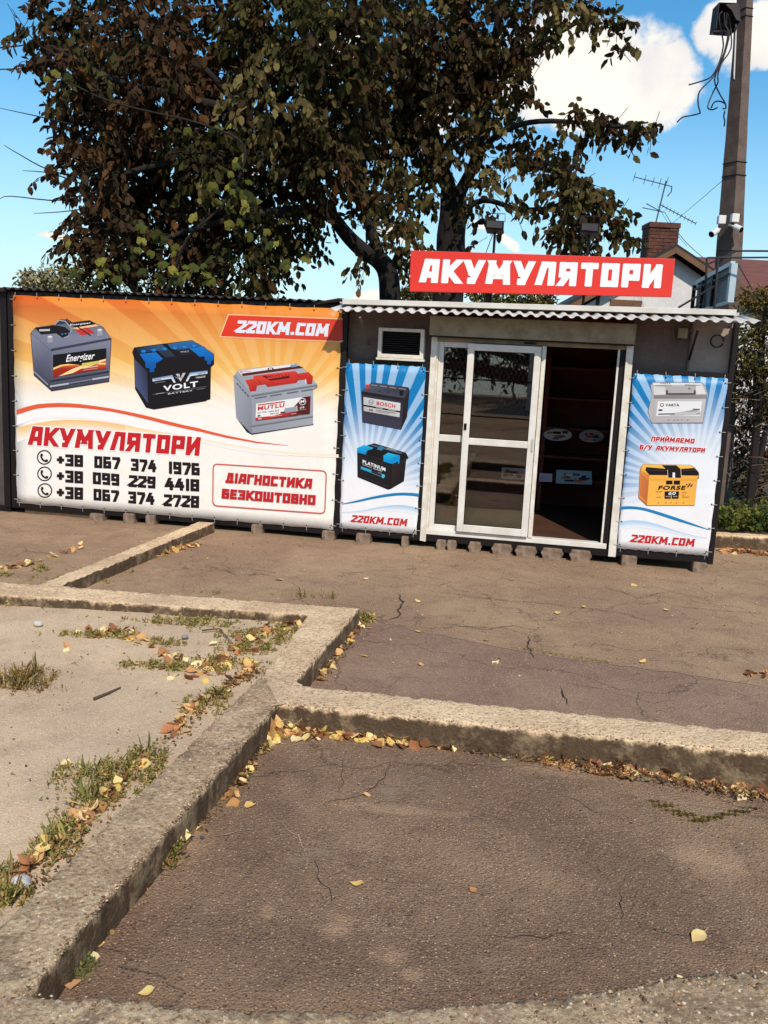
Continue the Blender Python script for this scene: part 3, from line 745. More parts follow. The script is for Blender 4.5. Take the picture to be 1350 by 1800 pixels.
# ------------------------------------------------------------------ metal garage carrying the long banner
gar = fthing('metal_garage', 'long black metal garage with ribbed roof edge behind the orange banner', 'garage')
def gx(name, mat, *a, bevel=0): return MB().box(*a).build(name, mat, gar, bevel)
gx('wall', M_black, -3.47, -.04, .02, 2.4, .09, 2.26)
gx('frame_rail', M_black, -3.47, .0, -.025, .018, .055, .10)
gx('frame_rail', M_black, -3.47, .0, -.025, .018, 2.237, 2.27)
gx('frame_post', M_black, -3.47, -3.415, -.025, .018, .101, 2.236)
corr('roof_sheet', M_roofd, gar, -3.5, -.02, -3.5, -.02, 2.5, 2.33, -.07, 2.297, .093, .011)
g2 = fthing('metal_garage', 'dark grey metal garage at the left edge beside the orange banner', 'garage')
MB().box(-6.3, -3.53, .08, 2.6, .05, 2.26).build('wall', M_cont, g2)
MB().box(-3.56, -3.49, -.02, .079, .05, 2.27).build('corner_post', M_black, g2)
for k in range(9): MB().box(-6.2+k*.3, -6.17+k*.3, .068, .079, .06, 2.24).build('rib', M_cont, g2)
MB().hexa([(-6.35,-.08,2.34),(-3.47,-.08,2.262),(-3.47,2.6,2.27),(-6.35,2.6,2.34)], [(-6.35,-.08,2.38),(-3.47,-.08,2.30),(-3.47,2.6,2.30),(-6.35,2.6,2.38)]).build('roof', M_roofd, g2)
MB().box(-6.2,-3.5,.0,.07,.0,.05).build('sill_beam', M_black, g2)
pl = fthing('plank', 'long brown plank lying under the left end of the orange banner', 'plank')
MB().hexa([LP(44,908,.0), LP(165,918,.0), LP(165,918,.0)+Vector((0,.05,0)), LP(44,908,.0)+Vector((0,.05,0))],
          [LP(44,890,.0), LP(165,901,.0), LP(165,901,.0)+Vector((0,.05,0)), LP(44,890,.0)+Vector((0,.05,0))]).build('board', M_wood, pl)

# ------------------------------------------------------------------ support blocks
def block(x0, x1, yt, yb, label, wavy=False, dz=.0, off=.03, group=None, rough=.012):
    pb = ground((x0+x1)/2, yb, 0); P = pb-F0; offp = P.dot(FN); 
    u0 = fac(x0, (yt+yb)/2, off)[0]; u1 = fac(x1, (yt+yb)/2, off)[0]; zt = min(fac((x0+x1)/2, yt, off)[1], .13)
    w = u1-u0; uc = (u0+u1)/2; V = []; Fc = []
    bm = bmesh.new(); bmesh.ops.create_cube(bm, size=1.0)
    bmesh.ops.subdivide_edges(bm, edges=bm.edges[:], cuts=4, use_grid_fill=True)
    sd_ = random.random()*50
    for v_ in bm.verts:
        c = v_.co; n_ = noise.noise_vector(Vector((c.x*3.2+sd_, c.y*3.2, c.z*3.2)))*rough*1.1
        q = Vector((c.x, c.y, c.z))
        rnd = 0.018*((abs(c.x) > .49)+(abs(c.y) > .49)+(abs(c.z) > .49)-1)
        q *= (1-max(rnd, 0)*1.4)
        if wavy: q.x += math.sin(c.z*9.5+.6)*.06*(1 if c.x > 0 else -1)*(abs(c.x)*2)
        q += n_
        v_.co = Vector((q.x*w, q.y*.16, q.z*(zt+.01)))
    me = bpy.data.meshes.new('support_block'); bm.to_mesh(me); bm.free(); me.materials.append(M_block)
    o = bpy.data.objects.new('support_block', me); COL.objects.link(o)
    o.location = F0 + FT*uc - FN*(.012) + Vector((0,0,(zt+.01)/2-.012)); o.rotation_euler = (0,0,FA+random.uniform(-.05,.05))
    md = o.modifiers.new('bevel', 'BEVEL'); md.width = .004; md.segments = 1; md.limit_method = 'ANGLE'
    tag(o, label, 'block', group); return o
gb = 'concrete blocks propping up the kiosk and garage'
Z4 = lambda x, y: (740+x/3.5526, 540+y/3.5526)
block(160,184,902,916,'pale concrete block beside the brown plank under the orange banner', group=gb)
block(219,238,902,922,'stubby concrete block just right of the white one by the plank', group=gb)
block(258,274,905,922,'narrow concrete block left of the kerb under the orange banner', group=gb)
block(443,462,921,938,'lone rough stone block under the middle of the orange banner', group=gb, rough=.02)
block(567,589,932,947,'concrete block under the right corner of the orange banner', group=gb)
block(627,652,937,953,'squat concrete block under the left blue banner, nearer the orange one', group=gb)
block(706,718,942,958,'thin upright concrete block under the left blue banner by the white jamb', group=gb)
for (a, b, c, d, lb) in ((98,158,1455,1508,'first wavy paving block from the left under the door sill'), (161,220,1458,1512,'wavy paving block touching the leftmost one under the door sill'),
        (298,375,1468,1528,'small wavy paving block alone under the sliding door leaf'), (447,568,1482,1545,'wide wavy paving block under the right half of the sliding door'),
        (592,720,1495,1562,'wide wavy paving block under the door stile where the opening starts'), (755,885,1508,1572,'wide wavy paving block under the middle of the open doorway'),
        (930,1060,1520,1587,'wide wavy paving block under the right end of the open doorway')):
    p, q = Z4(a, c), Z4(b, d); block(p[0], q[0], p[1]-1, q[1], lb, wavy=True, group=gb)
block(1092,1119,976,997,'square grey concrete block under the left end of the right blue banner', group=gb)
block(1217,1243,988,1008,'square grey concrete block under the right end of the right blue banner', group=gb)

# ------------------------------------------------------------------ banners
BOFF = .034
def banner(label, u0, u1, zb, zt, mat, zs):
    t = fthing('banner', label, 'banner', 'printed banners on the front')
    s = MB(); s.v = []; nx, nz = 24, 20
    V = []; Fc = []
    for j in range(nz+1):
        for i in range(nx+1):
            u = u0+(u1-u0)*i/nx; z = zb+(zt-zb)*j/nz
            e = 0
            if i in (0, nx): u += (.006*math.sin(j*1.9))*(1 if i == 0 else -1)*.6
            if j in (0, nz): z += .004*math.sin(i*2.3)
            V.append((u-u0, 0, z-zb))
    for j in range(nz):
        for i in range(nx): a = j*(nx+1)+i; Fc.append((a, a+1, a+nx+2, a+nx+1))
    o = npmesh('sheet', np.array(V), np.array(Fc), mat, parent=t); o.location = (u0, -BOFF, zb)
    md = o.modifiers.new('thick', 'SOLIDIFY'); md.thickness = .0012; md.offset = -1
    return t
def fr(x, y, u0, zb): u, z = fac(x, y, BOFF); return u-u0, z-zb
b1u0, b1u1, b1z0, b1z1 = -3.405, .0, .108, 2.232
c = fr(480, 748, b1u0, b1z0)
ban1 = banner('long orange and white banner with three batteries and phone numbers', b1u0, b1u1, b1z0, b1z1, burst_mat('orange_burst', c[0], c[1], 3.4, b1z1-b1z0, False), 1)
b2u0, b2u1, b2z0, b2z1 = .062, .828, .13, 1.732
c = fr(643, 862, b2u0, b2z0)
ban2 = banner('blue sunburst banner left of the door with two black batteries', b2u0, b2u1, b2z0, b2z1, burst_mat('blue_burst_left', c[0], c[1], .77, b2z1-b2z0, True), 1)
b3u0, b3u1, b3z0, b3z1 = 2.716, 3.53, .158, 1.770
c = fr(1221, 853, b3u0, b3z0)
ban3 = banner('blue sunburst banner right of the door with grey and yellow batteries', b3u0, b3u1, b3z0, b3z1, burst_mat('blue_burst_right', c[0], c[1], .81, b3z1-b3z0, True), 1)
# ties round the edges
tie_me = MB().tube([(-.028,0,0),(.0,-.006,0),(.022,0,0)], .0022, 5).build('tie', M_tie); tmesh = tie_me.data; bpy.data.objects.remove(tie_me)
knot = MB().tube([(0,-.004,0),(0,.006,0)], .006, 8).build('eyelet', M_wire); kmesh = knot.data; bpy.data.objects.remove(knot)
def ties(par, u0, u1, z0_, z1_, nu, nz, sides='LRTB'):
    def one(u, z, ang):
        o = bpy.data.objects.new('tie', tmesh); COL.objects.link(o); o.parent = par; o.location = (u, -BOFF-.004, z); o.rotation_euler = (0, ang, 0)
        k = bpy.data.objects.new('eyelet', kmesh); COL.objects.link(k); k.parent = o; k.location = (.022, 0, 0)
    for k in range(nu+1):
        u = u0+.03+(u1-u0-.06)*k/nu
        if 'T' in sides: one(u, z1_+.002, math.pi/2+random.uniform(-.1,.1))
        if 'B' in sides: one(u, z0_-.002, -math.pi/2+random.uniform(-.1,.1))
    for k in range(nz+1):
        z = z0_+.04+(z1_-z0_-.08)*k/nz
        if 'L' in sides: one(u0-.002, z, random.uniform(-.1,.1))
        if 'R' in sides: one(u1+.002, z, math.pi+random.uniform(-.1,.1))
ties(ban1, b1u0, b1u1, b1z0, b1z1, 14, 8); ties(ban2, b2u0, b2u1, b2z0, b2z1, 3, 7); ties(ban3, b3u0, b3u1, b3z0, b3z1, 3, 7)

Q1 = lambda x, y: (x/3.857, 500+y/3.857)
Q2 = lambda x, y: (330+x/4.09, 500+y/4.09)
def zoomtf(s, ox, oy): return lambda x, y: (ox+x/s, oy+y/s)
IO = BOFF+.0016
# --- banner 1 curves and lettering
i = Ink(Q1, IO)
to1 = lambda L: [((330+x/4.09)*3.857, (y/4.09)*3.857) for x, y in L]
top = [(112,850),(180,829),(250,812),(320,806),(400,803),(480,806),(550,812),(650,825),(750,840),(850,859),(950,880),(1050,904),(1150,930),(1250,954),(1350,975)]+to1([(100,1040),(200,1066),(300,1090),(500,1130),(720,1157)])
bot = [(115,885),(180,862),(250,843),(320,835),(400,832),(480,834),(550,838),(650,848),(750,862),(850,882),(950,905),(1050,929),(1150,955),(1250,978),(1350,998)]+to1([(100,1062),(200,1086),(300,1108),(500,1142),(720,1160)])
i.strip(bot, [(x, y+70) for x, y in bot], (246,240,236), (246,241,238))
low = [(116,975),(180,955),(250,940),(350,924),(450,918),(550,919),(650,925),(750,938),(850,955),(950,974),(1050,993),(1240,1022)]+to1([(100,1108),(300,1148),(500,1180),(800,1212),(1085,1222)])
i.strip(low[:9], [(x, y+(95 if x < 500 else 80)) for x, y in low[:9]], (250,190,110), (246,240,236))
i.strip(low[8:13], [(x, y+60) for x, y in low[8:13]], (250,208,150), (246,240,236))
i.strip(low[12:], [(x, y+22) for x, y in low[12:]], (248,222,186), (246,240,236))
i.strip(top, bot, (226,92,56), (226,92,56))
i.done('printed_curve', ban1)
i = Ink(Q1, IO+.001)
i.text('АКУМУЛЯТОРИ', (203,960), (1362,1036), (190,1087), (250,244,240), grow=.05, th=.27, gap=.115)
i.text('АКУМУЛЯТОРИ', (203,960), (1362,1036), (190,1087), (196,32,38), th=.27, gap=.115)
i.done('lettering', ban1)
bk = (30,20,22)
PH = (('+38',(385,1148),(562,1158),(385,1228)), ('067',(640,1163),(813,1172),(640,1243)), ('374',(888,1180),(1058,1192),(888,1262)), ('1976',(1140,1200),(1353,1212),(1140,1283)),
        ('+38',(385,1256),(562,1268),(385,1338)), ('099',(630,1272),(808,1286),(630,1352)), ('229',(875,1292),(1055,1304),(872,1372)), ('4418',(1118,1310),(1350,1322),(1118,1392)),
        ('+38',(385,1368),(562,1378),(385,1450)), ('067',(635,1385),(805,1397),(635,1463)), ('374',(870,1402),(1045,1414),(870,1483)), ('2728',(1112,1422),(1350,1435),(1110,1503)))
for q_, (cx, cy) in enumerate(((300,1172),(302,1284),(304,1397))):
    for (tx, a, b, c) in PH[q_*4:q_*4+4]:
        i = Ink(Q1, IO+.001); i.text(tx, a, b, c, bk, th=.28, gap=.10); i.done('digit_group', ban1)
    i = Ink(Q1, IO+.001)
    i.ring(cx, cy, 50, 8, bk)
    i.P([(cx-28,cy-8),(cx-24,cy-26),(cx-12,cy-24),(cx-8,cy-12),(cx-16,cy-4),(cx-6,cy+12),(cx+6,cy+20),(cx+14,cy+12),(cx+26,cy+18),(cx+24,cy+30),(cx+8,cy+34),(cx-14,cy+22),(cx-24,cy+6)], bk)
    i.done('phone_icon', ban1)
i = Ink(Q2, IO+.001)
i.P([(288,212),(1113,244),(1113,416),(226,380)], (250,190,140))
i.P([(295,220),(1113,252),(1113,408),(238,372)], [(226,60,36),(206,66,44),(206,66,44),(222,50,34)])
i.text('220KM.COM', (362,258), (1022,285), (344,347), (226,228,240), th=.27, gap=.10)
i.done('lettering', ban1); i = Ink(Q2, IO+.001)
rc = (206,92,80); P0, P1, P2, P3 = (183,1290), (997,1342), (985,1648), (180,1590)
pts = []
for (a, b, c) in ((P3,P0,P1),(P0,P1,P2),(P1,P2,P3),(P2,P3,P0)):
    a, b, c = Vector(a), Vector(b), Vector(c); r_ = 34
    q0 = b+(a-b).normalized()*r_; q1 = b+(c-b).normalized()*r_
    for k in range(5):
        f = k/4; pts.append(tuple(q0*(1-f)**2+b*2*f*(1-f)+q1*f**2))
i.line(pts+[pts[0]], 9, rc)
i.text('ДІАГНОСТИКА', (278,1353), (897,1398), (270,1423), (190,34,42), th=.29, gap=.10)
i.text('БЕЗКОШТОВНО', (248,1468), (920,1516), (243,1537), (190,34,42), th=.29, gap=.10)
i.done('lettering', ban1)
# --- batteries
def battery(par, sc_, ox, oy, fn, label):
    i = Ink(zoomtf(sc_, ox, oy), IO+.0008); fn(i); i.done('printed_battery', par, label)
def bat_a(i):
    i.P([(100,345),(160,270),(430,225),(480,160),(560,160),(620,205),(880,170),(1060,260),(1170,420),(1140,985),(380,1110),(145,900)], (50,48,62))
    i.P([(110,350),(368,565),(372,1100),(150,885)], [(128,132,150),(104,108,128),(58,58,72),(70,70,86)])
    i.P([(368,565),(1160,425),(1138,970),(372,1098)], [(112,116,134),(128,130,146),(72,72,88),(62,62,78)])
    i.P([(110,345),(170,262),(880,178),(1050,262),(1165,418),(370,562)], [(120,124,140),(96,98,112),(96,98,112),(112,116,132),(128,130,148),(112,116,136)])
    i.P([(160,272),(420,236),(560,262),(640,330),(560,400),(520,402),(440,345),(240,362)], (22,18,20))
    i.P([(590,212),(870,175),(965,222),(700,272)], (22,18,20)); i.P([(645,275),(965,225),(1010,245),(720,292)], (235,190,140))
    i.P([(690,300),(790,278),(900,345),(780,372)], (200,48,36)); i.P([(800,272),(860,268),(950,340),(900,345)], (190,44,36))
    i.line([(225,305),(350,300)], 26, (190,188,190))
    i.line([(420,232),(478,172),(560,185),(650,290),(600,390),(550,400)], 16, (150,152,164))
    i.line([(575,155),(800,310),(890,370)], 13, (40,34,38))
    for (a, b) in ((362,425),(1018,335)): i.P([(a-36,b-34),(a+30,b-40),(a+36,b+40),(a-36,b+46)], (150,150,160)); i.circ(a-3, b-36, 32, 14, (214,212,214))
    for (a, b) in ((520,355),(565,348),(610,345)): i.circ(a, b, 16, 10, (70,110,150))
    i.P([(372,548),(1162,402),(1165,425),(372,575)], (58,60,78))
    i.P([(398,630),(1100,540),(1100,805),(400,922)], (18,12,14))
    i.P([(400,812),(520,765),(640,752),(780,768),(920,735),(1100,688),(1100,805),(400,922)], [(150,40,20),(214,92,40),(220,110,50),(206,70,30),(226,110,44),(224,120,60),(170,40,24),(150,30,20)])
    i.P([(400,800),(500,760),(600,748),(760,762),(620,765),(520,778),(402,826)], (250,200,120))
    i.P([(470,912),(640,820),(800,760),(1095,680),(1095,700),(900,775),(760,815),(660,868)], (252,214,150)); i.P([(960,735),(1095,735),(1095,755),(1010,755)], (250,206,150))
    i.P([(780,740),(1005,705),(1005,745),(780,785)], (210,190,90))
    i.line([(800,805),(990,775)], 12, (220,190,170)); i.line([(800,830),(990,803)], 7, (200,160,140))
    i.text('Energizer', (592,628), (960,590), (560,752), (244,240,240), glyphs=False, bold=.02)
    i.text('Energizer', (628,222), (900,194), (622,250), (240,236,236), glyphs=False, bold=.03)
    i.line([(365,1045),(600,1008)], 24, (176,178,190)); i.line([(925,950),(1128,918)], 24, (176,178,190)); i.line([(620,1002),(905,955)], 14, (130,132,146))
    i.line([(148,850),(330,1020)], 18, (140,142,156)); i.line([(365,970),(1135,845)], 12, (46,46,60))
def bat_b(i):
    i.P([(125,165),(520,112),(570,108),(930,62),(1062,135),(1242,255),(1242,400),(1198,440),(1190,888),(1135,905),(1130,915),(400,1032),(290,1005),(138,745),(122,310),(98,230)], (22,15,18))
    i.P([(128,325),(310,505),(320,950),(145,705)], [(70,76,104),(40,38,56),(56,64,100),(74,84,124)])
    i.P([(140,172),(515,122),(715,285),(690,300),(560,300),(470,205),(190,240)], [(24,30,44),(50,84,120),(24,26,36),(30,40,56),(30,50,80),(40,80,130),(24,40,66)])
    i.P([(590,115),(930,70),(1060,140),(1120,160),(930,190),(690,200),(640,180)], [(40,96,150),(40,110,170),(30,90,150),(20,90,150),(30,70,110),(30,60,100),(40,90,140)])
    i.P([(460,210),(600,200),(690,285),(560,300)], (42,50,66)); i.P([(690,205),(890,180),(965,255),(790,280)], (30,28,34))
    for (a, b) in ((255,218),(400,202),(552,186),(692,170),(828,158),(962,142)): i.circ(a, b, 36, 20, (26,112,186)); i.circ(a, b-2, 22, 12, (34,130,205))
    i.text('VOLT', (770,218), (890,208), (775,238), (190,190,200), glyphs=False, bold=.02)
    i.P([(200,255),(430,232),(525,322),(500,345),(470,365),(432,378),(428,450),(408,452),(406,508),(345,512),(342,455),(288,450),(280,372)], [(10,104,184),(14,112,196),(12,108,190),(8,96,176),(8,94,172),(8,90,166),(6,84,158),(6,84,158),(6,80,152),(6,80,152),(6,84,158),(6,84,158),(8,92,170)])
    i.P([(900,182),(1082,158),(1238,255),(1232,345),(1205,350),(1200,400),(1146,402),(1142,350),(1112,345),(1110,290),(1040,295),(1015,275),(990,250)], [(14,116,196),(16,120,204),(10,96,176),(8,84,160),(8,84,160),(6,80,152),(6,80,152),(8,88,164),(8,92,170),(10,100,180),(10,100,180),(10,104,184),(12,110,190)])
    i.P([(378,596),(640,552),(655,545),(705,655),(680,658),(642,598),(384,640)], [(44,110,160),(60,130,180),(180,190,200),(226,228,232),(226,228,232),(226,228,232),(226,228,232)])
    i.P([(905,515),(1150,485),(1148,530),(910,565),(872,637),(845,637)], [(60,130,180),(44,110,160),(226,228,232),(226,228,232),(226,228,232),(226,228,232)])
    i.P([(705,535),(755,530),(775,585),(800,524),(845,518),(775,642),(745,600)], (186,186,192)); i.line([(720,560),(830,605)], 7, (30,26,30)); i.line([(735,590),(800,545)], 6, (30,26,30)); i.line([(700,575),(745,600)], 6, (170,170,176))
    i.text('VOLT', (530,702), (1015,632), (533,780), (240,240,242), glyphs=False, bold=.03)
    i.text('BATTERY', (598,802), (945,754), (598,822), (214,214,218), glyphs=False, bold=.02)
    i.line([(385,822),(600,790),(1135,710)], 3, (140,140,150)); i.line([(415,660),(560,640)], 9, (120,118,124)); i.line([(985,582),(1120,562)], 20, (110,108,112)); i.line([(1000,590),(1115,575)], 9, (200,200,204))
    i.text('77Ah', (415,612), (505,598), (415,630), (60,70,90), glyphs=False); i.text('680 A', (1015,525), (1120,510), (1015,542), (60,70,90), glyphs=False)
    i.line([(1000,752),(1110,735)], 14, (90,88,92)); i.line([(430,815),(540,798)], 8, (170,170,174)); i.line([(320,940),(1190,800)], 3, (40,34,40))
def bat_c(i):
    i.P([(110,890),(325,1120),(1195,985),(1200,1008),(340,1145),(270,1110)], (30,28,56))
    i.P([(82,330),(150,238),(960,148),(1085,240),(1252,445),(1252,490),(1195,520),(1192,1000),(340,1128),(120,890)], (130,134,144))
    i.P([(85,335),(335,590),(338,1128),(120,890)], [(158,162,172),(140,144,154),(124,128,138),(146,150,160)])
    i.P([(335,590),(1250,450),(1195,515),(1190,1000),(340,1128)], [(150,153,162),(160,162,170),(164,166,174),(160,162,168),(142,146,156)])
    i.P([(100,310),(150,240),(960,150),(1080,240),(1250,440),(330,588)], [(150,154,164),(176,178,186),(170,172,180),(166,170,178),(168,172,180),(158,162,172)])
    i.P([(148,256),(930,152),(1010,188),(205,322)], (226,224,222)); i.P([(192,292),(995,180),(1062,212),(215,326)], (92,24,26))
    i.text('MUTLU', (170,258), (320,240), (172,282), (190,60,50), glyphs=False, bold=.02); i.P([(560,215),(620,205),(665,240),(605,265),(560,250)], (70,20,22)); i.text('M', (580,215), (620,210), (580,240), (230,226,226), glyphs=False, bold=.03)
    i.P([(870,170),(950,158),(985,185),(900,205)], (120,150,176))
    i.P([(248,385),(360,362),(365,320),(940,252),(985,292),(1130,268),(1192,330),(1182,435),(1112,440),(1095,372),(985,385),(962,420),(560,478),(525,440),(410,458),(400,530),(312,542),(295,470)],
        [(206,60,44),(214,66,48),(214,66,48),(220,66,48),(206,52,40),(214,60,44),(190,44,36),(176,36,32),(170,34,30),(190,44,36),(180,40,32),(186,40,34),(186,40,34),(180,40,34),(180,40,34),(172,34,30),(176,36,32),(196,50,40)])
    i.P([(478,325),(540,318),(560,372),(862,322),(870,352),(600,392),(520,345)], (84,16,18)); i.text('MUTLU', (545,320), (860,288), (550,358), (150,34,30), glyphs=False, bold=.02)
    i.line([(410,370),(465,415)], 5, (120,24,22)); i.line([(960,300),(1020,350)], 5, (120,24,22)); i.line([(1090,375),(1092,435)], 14, (220,220,222))
    i.P([(335,592),(1250,448),(1250,462),(335,610)], (120,124,134))
    for a in (385, 595, 830, 1035): i.line([(a, 632-(a-385)*.155), (a+155, 632-(a-230)*.155)], 13, (104,108,118))
    for k in range(5): i.line([(130+k*36, 425+k*40), (150+k*36, 447+k*40)], 12, (80,84,94))
    i.P([(335,1012),(1190,880),(1190,895),(335,1030)], (128,132,142))
    i.P([(400,712),(1160,604),(1150,852),(390,946)], (232,230,228)); i.P([(1045,622),(1160,604),(1150,852),(975,872),(972,740),(920,762)], (84,24,26))
    i.P([(392,905),(640,880),(760,845),(975,815),(975,876),(390,946)], [(200,40,40),(200,44,40),(190,60,60),(120,30,30),(110,28,28),(196,40,40)])
    i.P([(800,775),(968,750),(966,815),(780,840)], (150,154,160))
    i.line([(425,730),(795,682)], 15, (190,26,34)); i.text('MUTLU', (424,750), (795,698), (420,810), (194,28,36), glyphs=False, bold=.035)
    i.text('12V 75Ah 750A SAE', (418,830), (718,795), (416,850), (50,44,50), glyphs=False); i.text('720A EN', (592,846), (712,832), (592,862), (50,44,50), glyphs=False, bold=.01); i.line([(742,835),(798,828)], 16, (50,44,50))
    i.ring(1045, 682, 50, 8, (232,228,228)); i.text('M', (1018,665), (1072,655), (1018,706), (232,228,228), glyphs=False, bold=.04); i.text('SFB', (1008,758), (1072,748), (1008,782), (224,220,220), glyphs=False, bold=.03); i.line([(985,802),(1095,788)], 8, (170,140,120))
    i.line([(430,925),(468,920)], 14, (240,200,200)); i.line([(600,895),(760,872)], 9, (240,150,140)); i.line([(890,856),(955,846)], 12, (190,150,150)); i.line([(425,880),(452,876)], 16, (60,30,40))
def bat_d(i):
    i.P([(322,430),(450,315),(480,288),(1065,368),(1080,410),(1040,835),(945,1040),(330,922)], (34,30,36))
    i.P([(335,430),(450,320),(485,292),(1062,372),(1072,410),(990,540)], [(74,74,90),(84,86,100),(56,56,66),(52,52,62),(46,44,54),(66,66,82)])
    i.P([(320,440),(985,560),(948,1035),(332,918)], [(46,42,52),(44,40,50),(56,54,70),(58,56,72)])
    i.P([(985,545),(1078,412),(1038,832),(945,1038)], [(40,34,38),(30,26,30),(20,16,20),(28,24,30)])
    i.P([(322,432),(990,542),(986,580),(320,478)], (28,24,28))
    for k in range(4): a = 458+k*148; i.P([(a,312+k*20),(a+130,330+k*20),(a+122,362+k*20),(a-8,342+k*20)], (70,72,82)); i.line([(a+12,325+k*20),(a+110,342+k*20)], 9, (150,150,158))
    i.P([(385,326),(445,330),(442,388),(390,392)], (196,54,46)); i.circ(415, 330, 30, 11, (216,76,62)); i.P([(925,405),(985,410),(975,500),(922,492)], (16,12,16)); i.circ(955, 408, 30, 10, (50,46,54))
    i.circ(605, 425, 22, 6, (50,50,62)); i.circ(750, 440, 22, 6, (50,50,62))
    i.P([(350,520),(936,616),(930,742),(352,640)], [(190,190,192),(212,212,212),(206,206,206),(186,186,188)]); i.P([(352,642),(930,744),(928,764),(352,664)], (16,12,16)); i.P([(352,666),(925,768),(920,842),(354,742)], [(186,182,182),(204,200,200),(190,188,188),(176,172,172)])
    i.text('BOSCH', (560,588), (856,636), (556,650), (204,36,36), glyphs=False, bold=.03)
    i.ring(472, 600, 42, 6, (120,120,128)); i.line([(450,575),(450,625)], 7, (120,120,128)); i.line([(494,580),(494,628)], 7, (120,120,128)); i.line([(450,600),(494,606)], 7, (120,120,128))
    i.text('S5', (440,708), (500,716), (438,738), (40,36,50), glyphs=False, bold=.02); i.line([(555,725),(860,778)], 9, (110,106,110)); i.line([(550,688),(650,704)], 8, (190,190,190)); i.line([(745,718),(865,740)], 10, (190,190,190)); i.line([(555,745),(760,782)], 5, (140,136,140))
def bat_e(i):
    i.P([(250,255),(520,172),(1022,322),(1052,380),(1040,415),(1020,420),(992,772),(790,892),(740,908),(255,708)], (20,16,18))
    i.P([(262,345),(790,520),(770,892),(740,900),(258,705)], [(34,30,34),(30,26,30),(24,18,22),(22,18,20),(28,24,28)])
    i.P([(800,510),(1030,405),(992,768),(790,888)], [(44,34,34),(34,26,28),(22,16,18),(32,24,26)])
    i.P([(440,200),(520,176),(1015,325),(930,345)], (44,44,50)); i.line([(485,205),(950,330)], 12, (96,116,134)); i.line([(720,250),(870,290)], 9, (170,176,184)); i.P([(610,215),(680,235),(640,290),(560,268)], (50,120,150))
    i.line([(405,360),(665,445)], 4, (70,66,72))
    i.P([(248,250),(360,198),(505,242),(495,262),(400,288),(392,352),(262,325)], [(10,150,206),(30,180,228),(20,160,212),(14,150,204),(20,160,214),(4,128,190),(4,128,190)])
    i.P([(665,368),(740,322),(928,368),(918,492),(900,496),(890,462),(805,502),(668,462)], [(20,165,216),(40,184,230),(20,160,210),(4,120,180),(4,120,180),(10,140,200),(8,134,196),(8,134,196)])
    i.P([(805,400),(925,372),(915,490),(895,462),(805,500)], (6,136,198))
    i.text('PLATINUM', (338,432), (698,560), (336,490), (240,240,240), glyphs=False, bold=.03)
    i.line([(340,512),(480,560)], 8, (180,180,184)); i.line([(505,570),(640,615)], 10, (200,200,204))
    i.P([(308,538),(480,595),(472,640),(308,578)], (44,160,196)); i.line([(470,612),(660,680)], 10, (40,70,110)); i.line([(475,640),(650,705)], 4, (150,180,190)); i.circ(662, 692, 26, 32, (70,184,210)); i.line([(585,632),(640,652)], 10, (130,140,150))
    i.line([(260,672),(760,862)], 5, (62,54,58)); i.line([(330,715),(700,855)], 10, (48,42,46)); i.circ(1038, 395, 20, 24, (26,20,22))
def bat_f(i):
    i.P([(262,225),(298,172),(980,178),(1035,225),(1075,368),(1050,400),(998,748),(282,748),(228,580),(290,345)], (120,112,114))
    i.P([(270,220),(300,178),(978,184),(1030,228),(1070,368),(1045,402),(993,738),(285,740),(268,700),(236,580),(292,345)], (182,178,180))
    i.P([(300,182),(975,188),(990,212),(310,215)], (226,224,224)); i.text('VARTA', (400,180), (548,184), (400,200), (60,70,90), glyphs=False, bold=.02); i.line([(335,218),(560,222)], 7, (110,106,110)); i.line([(750,212),(960,220)], 16, (150,140,140))
    i.P([(300,230),(470,238),(478,345),(318,350)], [(206,204,204),(200,198,198),(220,218,218),(214,212,212)]); i.P([(895,225),(990,218),(1045,340),(905,345)], (220,218,218))
    i.P([(470,236),(895,232),(895,345),(480,345)], (176,172,172)); i.P([(482,285),(510,285),(512,325),(866,325),(872,285),(895,285),(895,348),(480,348)], (84,76,78)); i.P([(800,250),(835,270),(790,272)], (60,50,56))
    i.P([(310,355),(1068,348),(1050,402),(316,398)], [(136,126,128),(150,142,144),(138,130,132),(130,120,122)])
    i.P([(320,402),(1040,404),(993,738),(288,740)], [(186,180,182),(198,194,194),(186,182,182),(178,172,174)])
    i.P([(370,440),(985,440),(960,642),(345,642)], (230,230,230)); i.P([(600,600),(700,585),(860,560),(965,585),(962,625),(700,640),(520,640)], (190,188,190)); i.P([(700,590),(900,550),(955,565),(850,585)], (150,148,152))
    i.circ(425, 490, 28, 26, (24,40,84)); i.circ(425, 488, 20, 17, (226,190,60)); i.P([(404,478),(446,478),(425,508)], (240,236,226))
    i.text('VARTA', (476,474), (668,474), (476,510), (22,34,78), glyphs=False, bold=.03)
    i.line([(385,562),(425,562)], 26, (70,90,120)); i.line([(380,618),(600,614)], 16, (96,92,98)); i.line([(860,550),(950,552)], 16, (120,116,122)); i.line([(910,615),(955,612)], 8, (120,116,122))
    for a in (520, 600, 650, 706, 786): i.circ(a, 700, 10, 8, (136,124,126))
